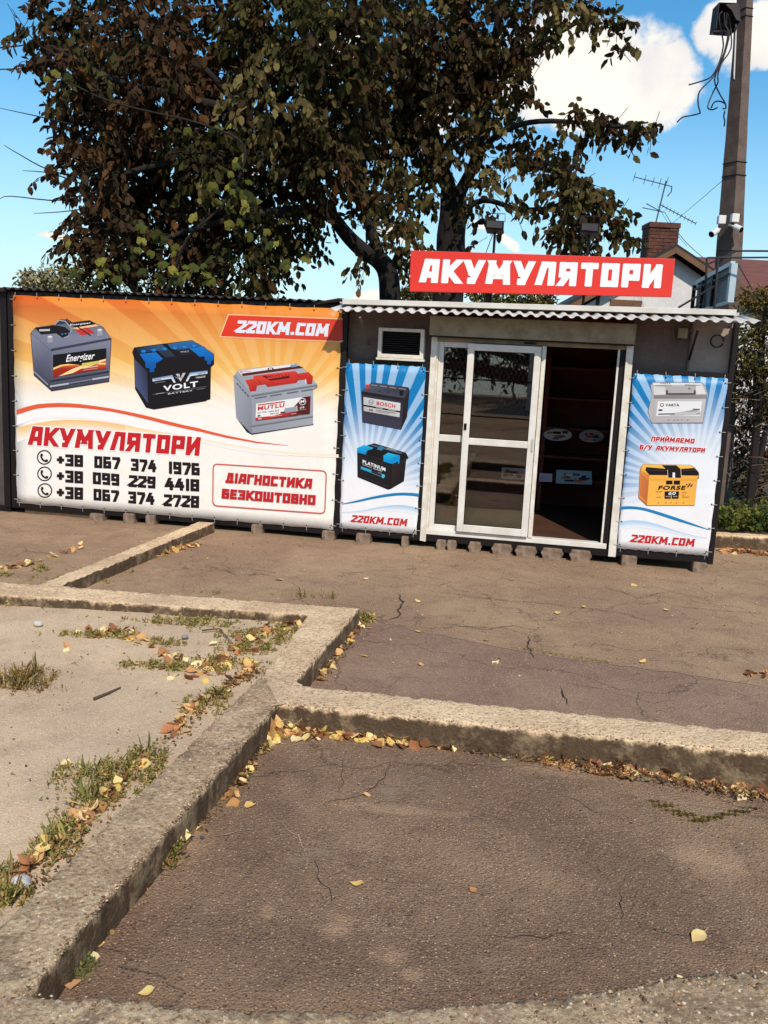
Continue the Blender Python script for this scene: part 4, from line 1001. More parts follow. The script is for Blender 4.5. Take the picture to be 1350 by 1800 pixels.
def bat_g(i):
    i.P([(262,188),(298,118),(930,128),(985,165),(1042,232),(1038,310),(1018,318),(982,668),(350,668),(240,565)], (150,92,44))
    i.P([(270,185),(388,268),(356,655),(246,558)], [(232,150,70),(214,128,62),(208,120,58),(226,140,66)]); i.P([(275,235),(375,335),(350,600),(258,525)], [(206,118,62),(196,108,58),(190,102,56),(204,116,60)])
    i.P([(386,262),(1036,262),(1015,318),(980,660),(356,660)], [(244,176,72),(240,176,74),(238,172,72),(246,180,76),(252,186,80)])
    i.P([(300,122),(930,132),(1040,230),(385,262),(272,195)], [(244,190,80),(250,204,96),(236,170,70),(236,170,70),(240,180,74)])
    i.P([(345,158),(620,182),(800,182),(970,170),(1030,215),(1036,270),(388,262),(332,200)], (24,14,16)); i.line([(360,195),(620,205)], 8, (66,54,56)); i.line([(810,202),(1010,200)], 8, (66,54,56))
    i.P([(548,132),(742,134),(806,192),(806,300),(632,296),(622,200)], (30,20,24)); i.line([(625,195),(632,296)], 6, (240,214,170)); i.line([(800,185),(808,298)], 6, (240,214,170))
    i.P([(608,335),(692,335),(690,385),(606,385)], (22,14,16)); i.P([(710,335),(792,335),(788,388),(708,388)], (22,14,16)); i.text('1', (692,230), (724,230), (692,300), (240,236,230), glyphs=False, bold=.02)
    i.line([(405,325),(600,325)], 3, (200,134,60)); i.line([(805,325),(1005,325)], 3, (200,134,60))
    i.text('FORSE', (518,402), (872,402), (500,457), (24,12,14), glyphs=False, bold=.035)
    for k in range(4):
        for j in range(3):
            if (k+j) % 2 == 0: i.P([(870+k*20+j*8,380+j*14-k*3),(888+k*20+j*8,378+j*14-k*3),(892+k*20+j*8,391+j*14-k*3),(874+k*20+j*8,394+j*14-k*3)], (60,54,60))
    i.P([(590,478),(778,478),(770,572),(590,572)], (22,14,16)); i.text('60', (646,482), (742,482), (632,524), (244,240,236), glyphs=False, bold=.02); i.line([(676,530),(674,574)], 12, (244,180,76)); i.line([(605,545),(655,545)], 14, (150,140,136)); i.line([(705,545),(752,545)], 14, (150,140,136))
    for (a, b, c) in ((475,555,478),(485,540,552),(820,880,492),(820,850,525),(820,915,550)): i.line([(a, c),(b, c)], 6, (170,112,50))
    for a in (512, 605, 676, 748, 842): i.circ(a, 622, 8, 7, (206,136,60))
battery(ban1, 7.5, 40, 540, bat_a, 'printed grey car battery with a black and flame label')
battery(ban1, 7.94, 220, 590, bat_b, 'printed black car battery with blue terminal covers')
battery(ban1, 7.94, 400, 620, bat_c, 'printed grey car battery with a red handle')
battery(ban2, 9, 600, 640, bat_d, 'printed dark battery with red letters and a red terminal')
battery(ban2, 9, 600, 760, bat_e, 'printed black battery with bright blue corner caps')
battery(ban3, 7.94, 1110, 650, bat_f, 'printed silver grey battery with a white label')
battery(ban3, 7.5, 1090, 800, bat_g, 'printed yellow battery with a black stripe on top')
def sm(L, n=4):     # smooth a polyline (Catmull-Rom)
    out = []
    P = [L[0]]+L+[L[-1]]
    for k in range(1, len(P)-2):
        for j in range(n):
            t = j/n; a, b, c, d = [Vector(p) for p in P[k-1:k+3]]
            out.append(tuple(.5*((2*b)+(c-a)*t+(2*a-5*b+4*c-d)*t*t+(3*b-a-3*c+d)*t**3)))
    out.append(L[-1]); return out
i = Ink(zoomtf(9, 600, 760), IO)
i.strip(sm([(5,1262),(300,1240),(600,1180),(850,1150),(1050,1160),(1215,1205)]), sm([(5,1275),(300,1270),(600,1240),(850,1250),(1050,1270),(1215,1310)]), (160,196,226), (242,240,242))
i.strip(sm([(10,1130),(250,1075),(500,1015),(750,970),(950,953),(1150,960),(1232,972)]), sm([(10,1142),(250,1107),(500,1055),(750,1015),(950,998),(1150,1008),(1230,1025)]), (32,132,186), (24,116,170))
i.done('printed_curve', ban2)
i = Ink(zoomtf(9, 600, 760), IO+.0005); i.text('220KM.COM', (176,1305), (1056,1372), (150,1420), (250,246,246), grow=.04, th=.27, gap=.10); i.text('220KM.COM', (176,1305), (1056,1372), (150,1420), (196,38,42), th=.27, gap=.10); i.done('lettering', ban2)
i = Ink(zoomtf(7.5, 1090, 800), IO)
i.strip(sm([(-5,890),(130,860),(300,868),(500,915),(750,1000),(1000,1065),(1155,1090)]), sm([(-5,990),(130,960),(300,960),(500,990),(750,1040),(1000,1085),(1155,1098)]), (160,200,232), (242,240,242))
i.strip(sm([(0,680),(120,672),(280,688),(450,730),(700,810),(900,880),(1050,935),(1185,985)]), sm([(-5,722),(120,711),(280,724),(450,770),(700,852),(900,912),(1050,955),(1185,991)]), (32,134,188), (24,118,172))
i.done('printed_curve', ban3)
i = Ink(zoomtf(7.5, 1090, 800), IO+.0005); i.text('220KM.COM', (158,1045), (996,1107), (132,1147), (250,246,246), grow=.04, th=.27, gap=.10); i.text('220KM.COM', (158,1045), (996,1107), (132,1147), (196,38,42), th=.27, gap=.10); i.done('lettering', ban3)
i = Ink(zoomtf(7.94, 1110, 650), IO+.0005)
for g_, cc in ((.10, (244,240,244)), (0, (196,34,40))):
    i.text('ПРИЙМАЄМО', (286,930), (888,962), (272,995), cc, grow=g_, th=.26, gap=.12)
    i.text('Б/У', (122,1043), (298,1052), (108,1110), cc, grow=g_, th=.26, gap=.12)
    i.text('АКУМУЛЯТОРИ', (352,1058), (1034,1092), (338,1120), cc, grow=g_, th=.26, gap=.12)
i.done('lettering', ban3)

# ------------------------------------------------------------------ red roof sign
sign = fthing('shop_sign', 'long bright red sign with white letters standing on the kiosk roof', 'sign')
c4 = [LP(720,512,.0), LP(1180,522,.0), LP(1187,455,.0), LP(722,440,.0)]
bk_ = [p+Vector((0,.06,0)) for p in c4]
MB().hexa([c4[0], c4[1], bk_[1], bk_[0]], [c4[3], c4[2], bk_[2], bk_[3]]).build('panel', M_red, sign, .003)
i = Ink(zoomtf(2.015, 680, 380), .002); i.text('АКУМУЛЯТОРИ', (124,152), (976,172), (116,234), (242,238,238), th=.295, gap=.17); i.done('lettering', sign)
for u in (1.35, 2.35): MB().tube([(u,.09,2.30),(u,.09,2.72)], .018, sq=True).build('bracket', M_black, sign)
# floodlights on posts
def flood(px, py, pyb, label):
    t = fthing('floodlight', label, 'floodlight', 'floodlights behind the red sign')
    o = -.12; p = LP(px, py, o); pb = LP(px, pyb, o); u = p.x+.01
    MB().tube([(u,.12,2.30),(u,.12,p.z+.03)], .012, 8).build('post', M_black, t)
    z = p.z+.045
    MB().hexa([(u-.085,.02,z-.02),(u+.085,.02,z-.03),(u+.075,.14,z-.05),(u-.075,.14,z-.05)], [(u-.085,.0,z+.055),(u+.085,.0,z+.05),(u+.07,.13,z+.06),(u-.07,.13,z+.06)]).build('lamp_head', M_black, t, .006)
    MB().hexa([(u-.07,-.004,z-.008),(u+.07,-.004,z-.016),(u+.07,.012,z-.016),(u-.07,.012,z-.008)], [(u-.07,-.016,z+.045),(u+.07,-.016,z+.04),(u+.07,.0,z+.04),(u-.07,.0,z+.045)]).build('lens', simple('grey_lamp_glass', rgb(92,92,98,.7), .2, .2, 8, bump=0), t)
    m = MB()
    m.tube([(u-.09,.04,z+.05),(u-.085,.06,z+.12),(u+.085,.06,z+.12),(u+.09,.04,z+.045)], .004, 5); m.tube([(u-.03,.02,z+.06),(u-.028,.06,z+.12)], .003, 4); m.tube([(u+.03,.02,z+.06),(u+.03,.06,z+.12)], .003, 4)
    m.build('wire_guard', M_wire, t)
    MB().tube([(u-.01,.12,z-.03),(u-.05,.13,z-.15),(u-.07,.12,z-.22),(u-.03,.12,2.45)], .004, 5).build('cable', M_wire, t)
flood(868, 410, 520, 'black floodlight on a post above the left half of the red sign')
flood(1033, 415, 520, 'black floodlight half hidden by leaves above the right half of the sign')
MB_ = None

# ------------------------------------------------------------------ inside the kiosk: shelves with printed cards
rk = fthing('shelf_unit', 'dark wooden shelf unit along the back wall inside the kiosk', 'shelves')
for z in (.55, .80, 1.12, 1.45, 1.78): MB().box(.8, 3.1, 1.75, 2.22, z-.025, z).build('shelf', M_inside, rk)
for u in (.8, 1.95, 3.1): MB().box(u-.02, u+.02, 1.74, 2.22, .17, 1.9).build('upright', M_inside, rk)
def card(pts, cols, label, off=-1.70, n=0, oval=False):
    q = [LP(*Z4(*p), off) for p in pts]
    m = MB(); dz = Vector((0,.004,0))
    if oval:
        c = sum(q, Vector())/4; hx = (q[1]-q[0])/2; hz = (q[3]-q[0])/2
        q2 = [c+hx*math.cos(a)+hz*math.sin(a) for a in [k*math.pi/10 for k in range(20)]]
    else: q2 = q
    m.v = [tuple(p) for p in q2]+[tuple(p+dz) for p in q2]; k = len(q2)
    m.f = [tuple(range(k)), tuple(reversed(range(k, 2*k)))]+[(a, k+a, k+(a+1) % k, (a+1) % k) for a in range(k)]
    m.c = [rgb(*cols[0])[:3]]*(2*k)
    t = fthing('advert_card', label, 'card', 'cards on the shelves inside'); m.build('card', M_print, t)
    m = MB(); rr = random.Random(n); e = Vector((0,-.002,0)); ax = q[1]-q[0]; az = q[3]-q[0]
    for j in range(22):
        a, b = rr.uniform(.08,.7), rr.uniform(.12,.66); w_, h_ = rr.uniform(.1,.28), rr.uniform(.05,.2)
        p = q[0]+ax*a+az*b+e*(1+j*.2); m.poly([p, p+ax*w_, p+ax*w_+az*h_, p+az*h_], rgb(*rr.choice(cols[1:]))[:3])
    m.build('print', M_print, t)
card([(762,832),(940,838),(942,762),(772,756)], [(190,190,190),(200,120,60),(40,30,30),(80,90,110),(220,200,160)], 'oval card with a person in orange print on the upper shelf, left', n=1, oval=True)
card([(985,842),(1140,846),(1143,770),(990,764)], [(150,160,165),(90,60,50),(40,30,30),(200,120,110)], 'grey oval card on the upper shelf, right', n=2, oval=True)
card([(842,1100),(1068,1108),(1066,1024),(845,1016)], [(170,196,210),(40,40,50),(60,110,140),(190,110,60),(230,225,220)], 'wide printed card with a blue sky standing on the lower shelf', n=3)
card([(738,1088),(818,1092),(820,1040),(741,1036)], [(206,206,226),(190,190,214)], 'plain pale card beside the wide printed card on the lower shelf', n=4)
card([(500,1072),(650,1080),(652,1008),(504,1000)], [(200,190,180),(170,90,70),(90,80,80)], 'printed card seen through the glass of the sliding door', n=5)

# ------------------------------------------------------------------ vegetation
def unit(v): return v/np.maximum(np.linalg.norm(v, axis=1, keepdims=True), 1e-9)
def leaf_arrays(P, A, S, wr=.45, fold=.16, seed=0):
    """P base points, A axis unit vectors, S lengths -> verts (6 per leaf) and quads (2 per leaf)"""
    r = np.random.default_rng(seed); n = len(P)
    R_ = unit(r.normal(size=(n, 3))); Bv = unit(np.cross(A, R_)); Cv = np.cross(A, Bv)
    S = S[:, None]; W = S*wr
    curl = r.uniform(-.12, .2, (n, 1))*S
    v = np.stack([P, P+A*S*.28+Bv*W*.46+Cv*S*fold*.5, P+A*S*.68+Bv*W*.40+Cv*(S*fold*.5+curl*.5), P+A*S+Cv*curl,
                  P+A*S*.28-Bv*W*.46+Cv*S*fold*.5, P+A*S*.68-Bv*W*.40+Cv*(S*fold*.5+curl*.5)], 1).reshape(-1, 3)
    b = np.arange(n)[:, None]*6
    f = np.stack([b+[0,1,2,3], b+[0,3,5,4]], 1).reshape(-1, 4)
    return v, f
def pal(cols, n, r, jit=.22, k=1.0, w=None):
    C = np.array([rgb(*c, k)[:3] for c in cols]); idx = r.choice(len(cols), n, p=w)
    return C[idx]*(1+r.uniform(-jit, jit, (n, 1)))
def crown(name, spheres, parent, cols, weights, leaf=.115, per_twig=9, seed=1, dens=1.0, droop=.75, kind=None, k=1.0, mat=None, twig_r=.004, wr=.45, shell=.35, tw=None, twig_mat=None):
    r = np.random.default_rng(seed); Ps = []; As = []; Ss = []; Cs = []; TW = MB()
    for (c, rad, n) in spheres:
        n = int(n*dens)
        c = np.array(c); rad = np.array(rad if hasattr(rad, '__len__') else (rad, rad, rad))
        tint = r.choice(len(cols), p=weights)
        for q in range(n):
            d = r.normal(size=3); d /= np.linalg.norm(d); rr = r.uniform(shell, 1)**.6
            p = c + d*rad*rr
            out = d*np.array([1,1,.6])+r.normal(size=3)*.45+np.array([0,0,-.15]); out /= np.linalg.norm(out)
            L = r.uniform(.18, .42)*(leaf/.115)
            m = int(r.integers(per_twig-3, per_twig+3)); s = np.linspace(.05, 1, m)[:, None]
            pos = p + out*L*(s-.5) + np.array([0,0,-1])*(s**2)*L*.3 + r.normal(size=(m, 3))*.012
            ax = r.normal(size=(m, 3))*.42 + out*.35 + np.array([0,0,-1])*droop
            Ps.append(pos); As.append(unit(ax)); Ss.append(leaf*r.uniform(.6, 1.25, m))
            base = np.array(rgb(*cols[tint if r.random() < .6 else r.choice(len(cols), p=weights)], k)[:3])*(1+r.uniform(-.25, .25))
            Cs.append(base*(1+r.uniform(-.18, .22, (m, 1))))
            if q % 3 == 0 and tw is not False:
                p0 = Vector(pos[0]-out*L*.5); TW.tube([p0, Vector(pos[m//2]), Vector(pos[-1])], twig_r, 3, cap=False)
    P = np.concatenate(Ps); A_ = np.concatenate(As); S = np.concatenate(Ss); Cc = np.concatenate(Cs)
    v, f = leaf_arrays(P, A_, S, wr=wr, seed=seed)
    o = npmesh(name, v, f, mat or M_leaf, np.repeat(Cc, 6, 0), parent); tag(o, kind='stuff')
    if TW.v: t = TW.build('twigs', twig_mat or M_twig, parent); tag(t, kind='stuff')
    return o
def pw(px, py, Y): return tuple(atY(px, py, Y))
def sph(px, py, Y, rpx, n, ys=1.0):
    r_ = rpx*Y/FOC; return (pw(px, py, Y), (r_, min(r_*ys, .9), r_), n)
cherry = [(92,78,44),(106,94,52),(74,58,38),(110,76,44),(82,80,40),(140,124,76)]
rust = [(100,72,46),(84,64,42),(112,78,46),(84,78,44),(68,54,38),(138,98,54)]
def limb(name, pts, r0, r1, par, n=10, mat=None):
    P = [Vector(pw(*p)) for p in pts]; P = [Vector(p) for p in sm([tuple(p) for p in P], 4)]
    N = len(P); jit = [Vector((noise.noise(p*3)*.02, noise.noise(p*3+Vector((5,0,0)))*.02, 0)) for p in P]
    return MB().tube([p+j for p, j in zip(P, jit)], [r0+(r1-r0)*k/(N-1) for k in range(N)], n).build(name, mat or M_bark, par, smooth=True)
# --- tree 1: leaning trunk left of the sign, crown over the garage
YA = 12.2
tA = tag(empty('tree', (pw(690, 760, YA)[0], YA, -.1)), 'tall dark leaved tree with a forked leaning trunk left of the red sign', 'tree')
def reparent_loc(o, par): o.matrix_parent_inverse = par.matrix_world.inverted()
class Rel:
    """parent that sits at its base; children are built in world space"""
def put(o, par):
    o.parent = par; o.location = tuple(-Vector(par.location)); return o
def put_all(par, before):
    for ob in list(bpy.data.objects):
        if ob.name not in before and ob.parent == par and ob.type == 'MESH': ob.location = tuple(Vector(ob.location)-Vector(par.location))
def names(): return set(o.name for o in bpy.data.objects)
nb = names()
limb('trunk', [(704,760,YA),(694,620,YA),(688,540,YA),(681,485,YA),(668,460,YA),(640,440,YA)], .165, .11, tA, 12)
limb('branch', [(650,452,YA),(615,420,YA-.1),(585,380,YA-.2),(550,330,YA-.4),(500,270,YA-.7),(430,200,YA-1),(360,120,YA-1.2)], .105, .03, tA)
limb('branch', [(672,470,YA),(655,410,YA-.1),(640,360,YA-.1),(636,290,YA-.1),(640,200,YA-.3),(650,80,YA-.4),(640,-60,YA-.5)], .075, .035, tA)
limb('branch', [(690,470,YA),(696,458,YA),(697,448,YA)], .08, .03, tA)
limb('branch', [(585,380,YA-.2),(520,370,YA-.6),(440,380,YA-.9),(350,400,YA-1.1),(260,430,YA-1.2)], .08, .02, tA)
limb('branch', [(500,270,YA-.7),(400,280,YA-1.1),(280,290,YA-1.3),(170,320,YA-1.4)], .07, .02, tA)
limb('branch', [(430,200,YA-1),(320,170,YA-1.3),(200,140,YA-1.5),(90,80,YA-1.6)], .06, .015, tA)
for pts in ([(170,320,10.6),(90,300,10.5),(30,270,10.4),(5,255,10.4)], [(160,330,10.6),(90,305,10.5),(40,300,10.5)], [(130,220,10.6),(70,205,10.5),(0,190,10.4)], [(190,330,10.6),(110,352,10.5),(20,345,10.5),(0,350,10.5)],
            [(230,350,10.7),(130,370,10.6),(60,375,10.5)], [(120,110,10.6),(60,70,10.5),(20,15,10.4)]):
    limb('twig', pts, .010, .003, tA, 5, M_twig)
S1 = []
rr = random.Random(5)
massA = [(60,40,40,14),(110,60,55,26),(170,40,70,40),(140,120,50,26),(100,100,32,10),(200,120,80,52),(130,190,45,20),(190,210,70,46),(260,60,90,66),(290,170,90,74),(120,250,34,10),(160,300,55,28),(220,300,75,50),(300,280,90,74),(370,60,95,78),(390,180,95,84),
         (380,300,85,70),(150,380,42,16),(200,400,62,34),(270,390,75,50),(350,400,80,56),(430,420,75,52),(480,60,95,84),(490,180,95,90),(480,300,80,66),(500,400,58,38),(535,415,36,16),(150,440,36,12),(210,460,45,20),(280,470,55,32),(350,480,55,36),(420,480,55,36),(480,478,36,16),
         (590,50,90,84),(590,170,85,76),(570,280,70,50),(560,345,44,22),(650,375,34,10),(110,160,26,6),(60,110,20,5),(90,300,16,3),(118,420,18,4),(610,330,34,12)]
for (x, y, r_, n) in massA:
    S1.append(sph(x, y, rr.uniform(10.6, 12.4), r_, n*1.15, 1.0))
    if r_ > 60: S1.append(sph(x+rr.uniform(-20,20), y+rr.uniform(-20,20), rr.uniform(11.4, 13.2), r_, n*.8, 1.0))
for x in range(120, 700, 110):
    for y in (-90, -230, -380): S1.append(sph(x+rr.uniform(-30,30), y, rr.uniform(10.8, 13), 100, 26))
left = [s for s in S1 if s[0][0] < -2.1]; right = [s for s in S1 if s[0][0] >= -2.1]
crown('foliage', left, tA, rust, [.22,.2,.12,.2,.2,.06], seed=3, k=.52, leaf=.115, dens=1.02, wr=.58)
crown('foliage', right, tA, cherry, [.25,.18,.25,.08,.2,.04], seed=4, k=.49, leaf=.118, dens=1.0, wr=.58)
put_all(tA, nb)
# --- tree 2: thick upright trunk behind the sign, crown over the door
YB = 12.9
tB = tag(empty('tree', (pw(775, 780, YB)[0], YB, -.1)), 'tall dark leaved tree with a thick upright trunk behind the red sign', 'tree')
nb = names()
limb('trunk', [(778,780,YB),(786,600,YB),(789,500,YB),(793,430,YB),(798,370,YB),(797,330,YB)], .235, .17, tB, 14)
limb('branch', [(794,350,YB),(782,310,YB),(770,270,YB),(755,200,YB-.1),(735,120,YB-.3),(720,0,YB-.4)], .11, .05, tB)
limb('branch', [(800,360,YB),(815,325,YB),(835,280,YB),(850,210,YB-.1),(862,120,YB-.2),(880,20,YB-.4),(900,-80,YB-.4)], .09, .04, tB)
limb('branch', [(835,285,YB),(870,240,YB-.4),(930,215,YB-.7),(1010,215,YB-1),(1080,222,YB-1.2),(1140,215,YB-1.3)], .05, .01, tB)
limb('branch', [(800,380,YB),(850,352,YB-.3),(905,366,YB-.6),(960,366,YB-.8),(1010,350,YB-1),(1060,375,YB-1.1)], .045, .01, tB)
limb('branch', [(862,120,YB-.2),(920,90,YB-.6),(980,60,YB-.9),(1050,20,YB-1.1)], .05, .015, tB)
S2 = []
massB = [(690,60,85,84),(680,180,85,84),(700,290,75,56),(780,60,90,84),(780,160,85,76),(790,240,60,34),(700,370,55,24),(720,420,40,14),(640,460,22,4),(860,40,80,62),(860,130,70,52),(872,200,60,34),(885,300,40,14),(835,310,30,6),(935,28,50,24),(915,110,26,6),(915,190,34,9),(945,268,46,20),(990,12,42,20),(960,60,26,6),
         (1000,212,26,8),(1040,210,30,13),(1085,232,24,11),(1120,225,20,8),(1150,222,13,4),(1050,30,30,12),(1085,45,22,7),(1098,78,12,3),(970,290,40,24),(1000,320,42,26),(1030,350,42,28),(1000,380,34,18),(1060,370,34,18),(1085,400,26,12),(1010,420,28,12),(1035,420,24,8),(1112,425,15,4),(980,400,18,6),
         (900,350,24,5),(860,380,24,5),(940,370,18,3),(820,360,26,7),(830,440,14,2),(760,470,30,6),(730,500,22,5),(600,230,60,36)]
for (x, y, r_, n) in massB:
    S2.append(sph(x, y, rr.uniform(11.4, 12.9) if x < 950 else rr.uniform(11.2, 12.0), r_, n*1.1, 1.0))
    if r_ > 60: S2.append(sph(x+rr.uniform(-20,20), y+rr.uniform(-20,20), rr.uniform(12.4, 13.8), r_, n*.8, 1.0))
for x in range(640, 1080, 110):
    for y in (-90, -230, -380): S2.append(sph(x+rr.uniform(-30,30), y, rr.uniform(11.5, 13.5), 100, 26))
crown('foliage', S2, tB, cherry, [.25,.2,.2,.1,.15,.1], seed=6, k=.56, leaf=.120, dens=1.0, wr=.58)
put_all(tB, nb)

# --- grapevine: big pale lobed leaves in the left crown
def vine_leaf_mesh(seed, col):
    r = random.Random(seed); out = []
    for k in range(15):
        a = -math.pi/2 + 2*math.pi*k/15; lobe = 1.0 if k % 3 == 0 else .72
        if k == 0: lobe = .35
        rad = .5*(.84 if k % 3 and k else lobe)*r.uniform(.9, 1.08); out.append((rad*math.cos(a), rad*math.sin(a), .06*math.cos(a*2)+r.uniform(-.04, .04)))
    m = MB(); m.v = [(0, -.05, .03)]+out; m.f = [(0, 1+k, 1+(k+1) % 15) for k in range(15)]
    m.c = [tuple(x*r.uniform(.85, 1.15) for x in rgb(*col)[:3]) for _ in m.v]
    o = m.build('leaf', M_leaf); me = o.data; bpy.data.objects.remove(o); return me
vm = [vine_leaf_mesh(k, c) for k, c in enumerate(((98,94,42),(72,76,34),(58,64,30),(124,116,54),(52,56,28),(84,84,40)))]
vine = tag(empty('grapevine', (pw(300, 700, 10.2)[0], 10.2, 0)), 'pale green grapevine climbing through the lower left of the dark tree', 'vine')
nb = names()
limb('stem', [(240,640,10.6),(290,520,10.5),(330,420,10.3),(400,350,10.3),(430,260,10.3),(360,220,10.3),(200,180,10.3),(110,140,10.3)], .02, .008, vine, 6, M_twig)
put_all(vine, nb)
rr = random.Random(9)
vpos = [(82,140,2),(100,152,2),(120,138,2),(98,130,1),(352,240,2),(385,225,2),(402,222,1),(372,232,1),(330,232,1)]
for (cx, cy, s_, n) in ((430,360,45,13),(400,330,40,7),(250,460,90,18),(180,470,60,8),(330,440,70,10),(455,420,30,5),(320,490,60,8),(390,300,40,4),(500,470,30,3)):
    vpos += [(cx+rr.gauss(0, s_*.5), cy+rr.gauss(0, s_*.4), rr.choice((0,1,2,4))) for _ in range(n)]
for k, (x, y, c) in enumerate(vpos):
    o = bpy.data.objects.new('leaf', vm[(c*3+k) % 6 if c else k % 6]); COL.objects.link(o); o.parent = vine
    p = Vector(pw(x, y, rr.uniform(10.05, 10.45))); o.location = p-vine.location
    s_ = rr.uniform(.09, .15); o.scale = (s_,)*3; o.rotation_euler = (math.radians(rr.uniform(40, 110)), rr.uniform(-.6, .6), rr.uniform(-.9, .9))

# --- far bushes and trees above the garage, behind the sign, right of the kiosk
def bush(name, label, cat, base, spheres, cols, w, leaf, seed, k=.62, per=8, trunk=True, dens=1.0, grp=None, twr=.004, wr=.5, droop=.2):
    t = tag(empty(name, base), label, cat, grp); nb = names()
    if trunk:
        b = Vector(base); cs = [Vector(s[0]) for s in spheres][:5]
        for c in cs: MB().tube([b, b.lerp(c, .5)+Vector((.05,0,.1)), c], [.05*leaf/.05, .035*leaf/.05, .01], 6).build('stem', M_twig, t)
    crown('foliage', spheres, t, cols, w, leaf=leaf, per_twig=per, seed=seed, dens=dens, droop=droop, k=k, wr=wr, twig_r=twr)
    put_all(t, nb); return t
gold = [(150,132,70),(118,110,52),(96,96,44),(170,140,60),(78,72,36)]
pale = [(176,166,124),(150,146,104),(130,130,86),(196,180,140),(110,106,70)]
bush('far_tree', 'pale silvery green tree just above the garage roof at the far left', 'tree', (pw(80,560,26)[0], 26, 0), [sph(60,495,26,26,60),(sph(90,492,26,26,60)),sph(45,508,26,16,30),sph(120,490,26,22,40),sph(75,512,26,30,60)], pale, [.25,.25,.2,.2,.1], .13, 21, k=.75, twr=.01)
bush('bush', 'golden green bush showing above the garage roof under the dark tree', 'bush', (pw(190,560,17)[0], 17, 0), [sph(150,470,17,42,80),sph(190,445,17,40,80),sph(135,500,17,34,60),sph(210,500,17,50,90),sph(270,500,17,46,80),sph(170,425,17,16,20),sph(330,505,17,40,60)], gold, [.25,.25,.2,.15,.15], .08, 22, k=.7, twr=.008)
bush('far_tree', 'low olive tree top seen under the red sign left of the thick trunk', 'tree', (pw(730,620,22)[0], 22, 0), [sph(715,520,22,18,40),sph(745,522,22,24,60),sph(730,545,22,34,60)], gold, [.2,.25,.3,.1,.15], .10, 23, k=.72, twr=.008)
bush('far_tree', 'low olive tree top seen under the red sign right of the thick trunk', 'tree', (pw(880,640,22)[0], 22, 0), [sph(845,520,22,20,50),sph(880,522,22,26,70),(sph(920,524,22,26,70)),sph(955,528,22,20,40),sph(870,550,22,40,60),sph(930,550,22,40,60)], gold, [.2,.25,.3,.1,.15], .10, 24, k=.72, twr=.008)
shr = [(112,104,56),(88,82,44),(70,62,36),(134,116,60),(96,70,46)]
bush('bush', 'tall leafy green bush right of the kiosk roof corner', 'bush', (4.5, 11.2, .1), [(pw(1335,560,11.2),(.35,.4,.3),60),(pw(1325,620,11.2),(.4,.5,.35),80),(pw(1370,600,11.4),(.5,.5,.5),80),(pw(1330,680,11.3),(.4,.5,.35),60),(pw(1345,520,11.4),(.3,.4,.15),36),(pw(1400,680,11.4),(.5,.5,.5),60),(pw(1295,640,11.8),(.3,.4,.3),40)], shr, [.3,.25,.2,.15,.1], .05, 25, k=.72, per=11, dens=1.6)
bush('bush', 'dense brown thicket behind the right side of the kiosk', 'bush', (4.2, 12.2, .1), [(pw(1300,720,12.2),(.5,.5,.4),80),(pw(1350,760,12.2),(.5,.5,.4),90),(pw(1300,820,12.2),(.5,.5,.35),70),(pw(1350,850,12.1),(.5,.5,.3),60),(pw(1400,780,12.3),(.6,.5,.6),70)], [(74,52,36),(96,66,42),(60,44,30),(84,76,44),(120,86,56)], [.3,.2,.25,.15,.1], .05, 26, k=.6, per=10, dens=1.5)
# bare tangled twigs in front of the thicket
t = tag(empty('dry_shrub', (4.15, 11.4, .1)), 'tangle of bare grey twigs in front of the thicket right of the kiosk', 'shrub'); nb = names(); rr = random.Random(3); m = MB()
for k in range(130):
    a = Vector(pw(rr.uniform(1270, 1400), rr.uniform(640, 900), 11.4)); a.y += rr.uniform(-.4, .4); d = Vector((rr.gauss(0,1), rr.gauss(0,.5), rr.uniform(-.1,1))).normalized()
    L_t = rr.uniform(.2, .6); m.tube([a, a+d*L_t*.5+Vector((rr.gauss(0,.04),0,rr.gauss(0,.04))), a+d*L_t+Vector((0,0,-.08))], [.006,.004,.002], 3, cap=False)
tag(m.build('twigs', simple('grey_twig', rgb(150,122,100,.6), .95, .3, 20, bump=0), t), kind='stuff'); put_all(t, nb)
# wire fence post line right of kiosk
fp = tag(empty('fence_post', (ground(1262,900,.14).x, 10.9, .12)), 'leaning mossy concrete post behind the right corner of the kiosk', 'post'); nb = names()
MB().tube([pw(1256,935,10.7), pw(1275,760,10.7)], .05, sq=True).build('post', M_conc, fp); put_all(fp, nb)
# back hedge so the ground meets foliage far behind
bush('hedge', 'dark overgrown hedge far behind the kiosk on the right', 'hedge', (6, 17, 0), [((4+k*1.1, 16.5+.5*math.sin(k*3), .5+.4*math.sin(k)+j*.8),(.9,.8,.7),80) for k in range(5) for j in range(2)], shr, [.2,.3,.3,.1,.1], .09, 29, k=.55, per=9)
bush('hedge', 'dark overgrown hedge far behind the garage on the left', 'hedge', (-6, 19, 0), [((-11+k*1.2, 18.5+.5*math.sin(k*3), .5+j*.8),(.9,.8,.7),70) for k in range(9) for j in range(2)], shr, [.2,.3,.3,.1,.1], .09, 30, k=.55, per=9)

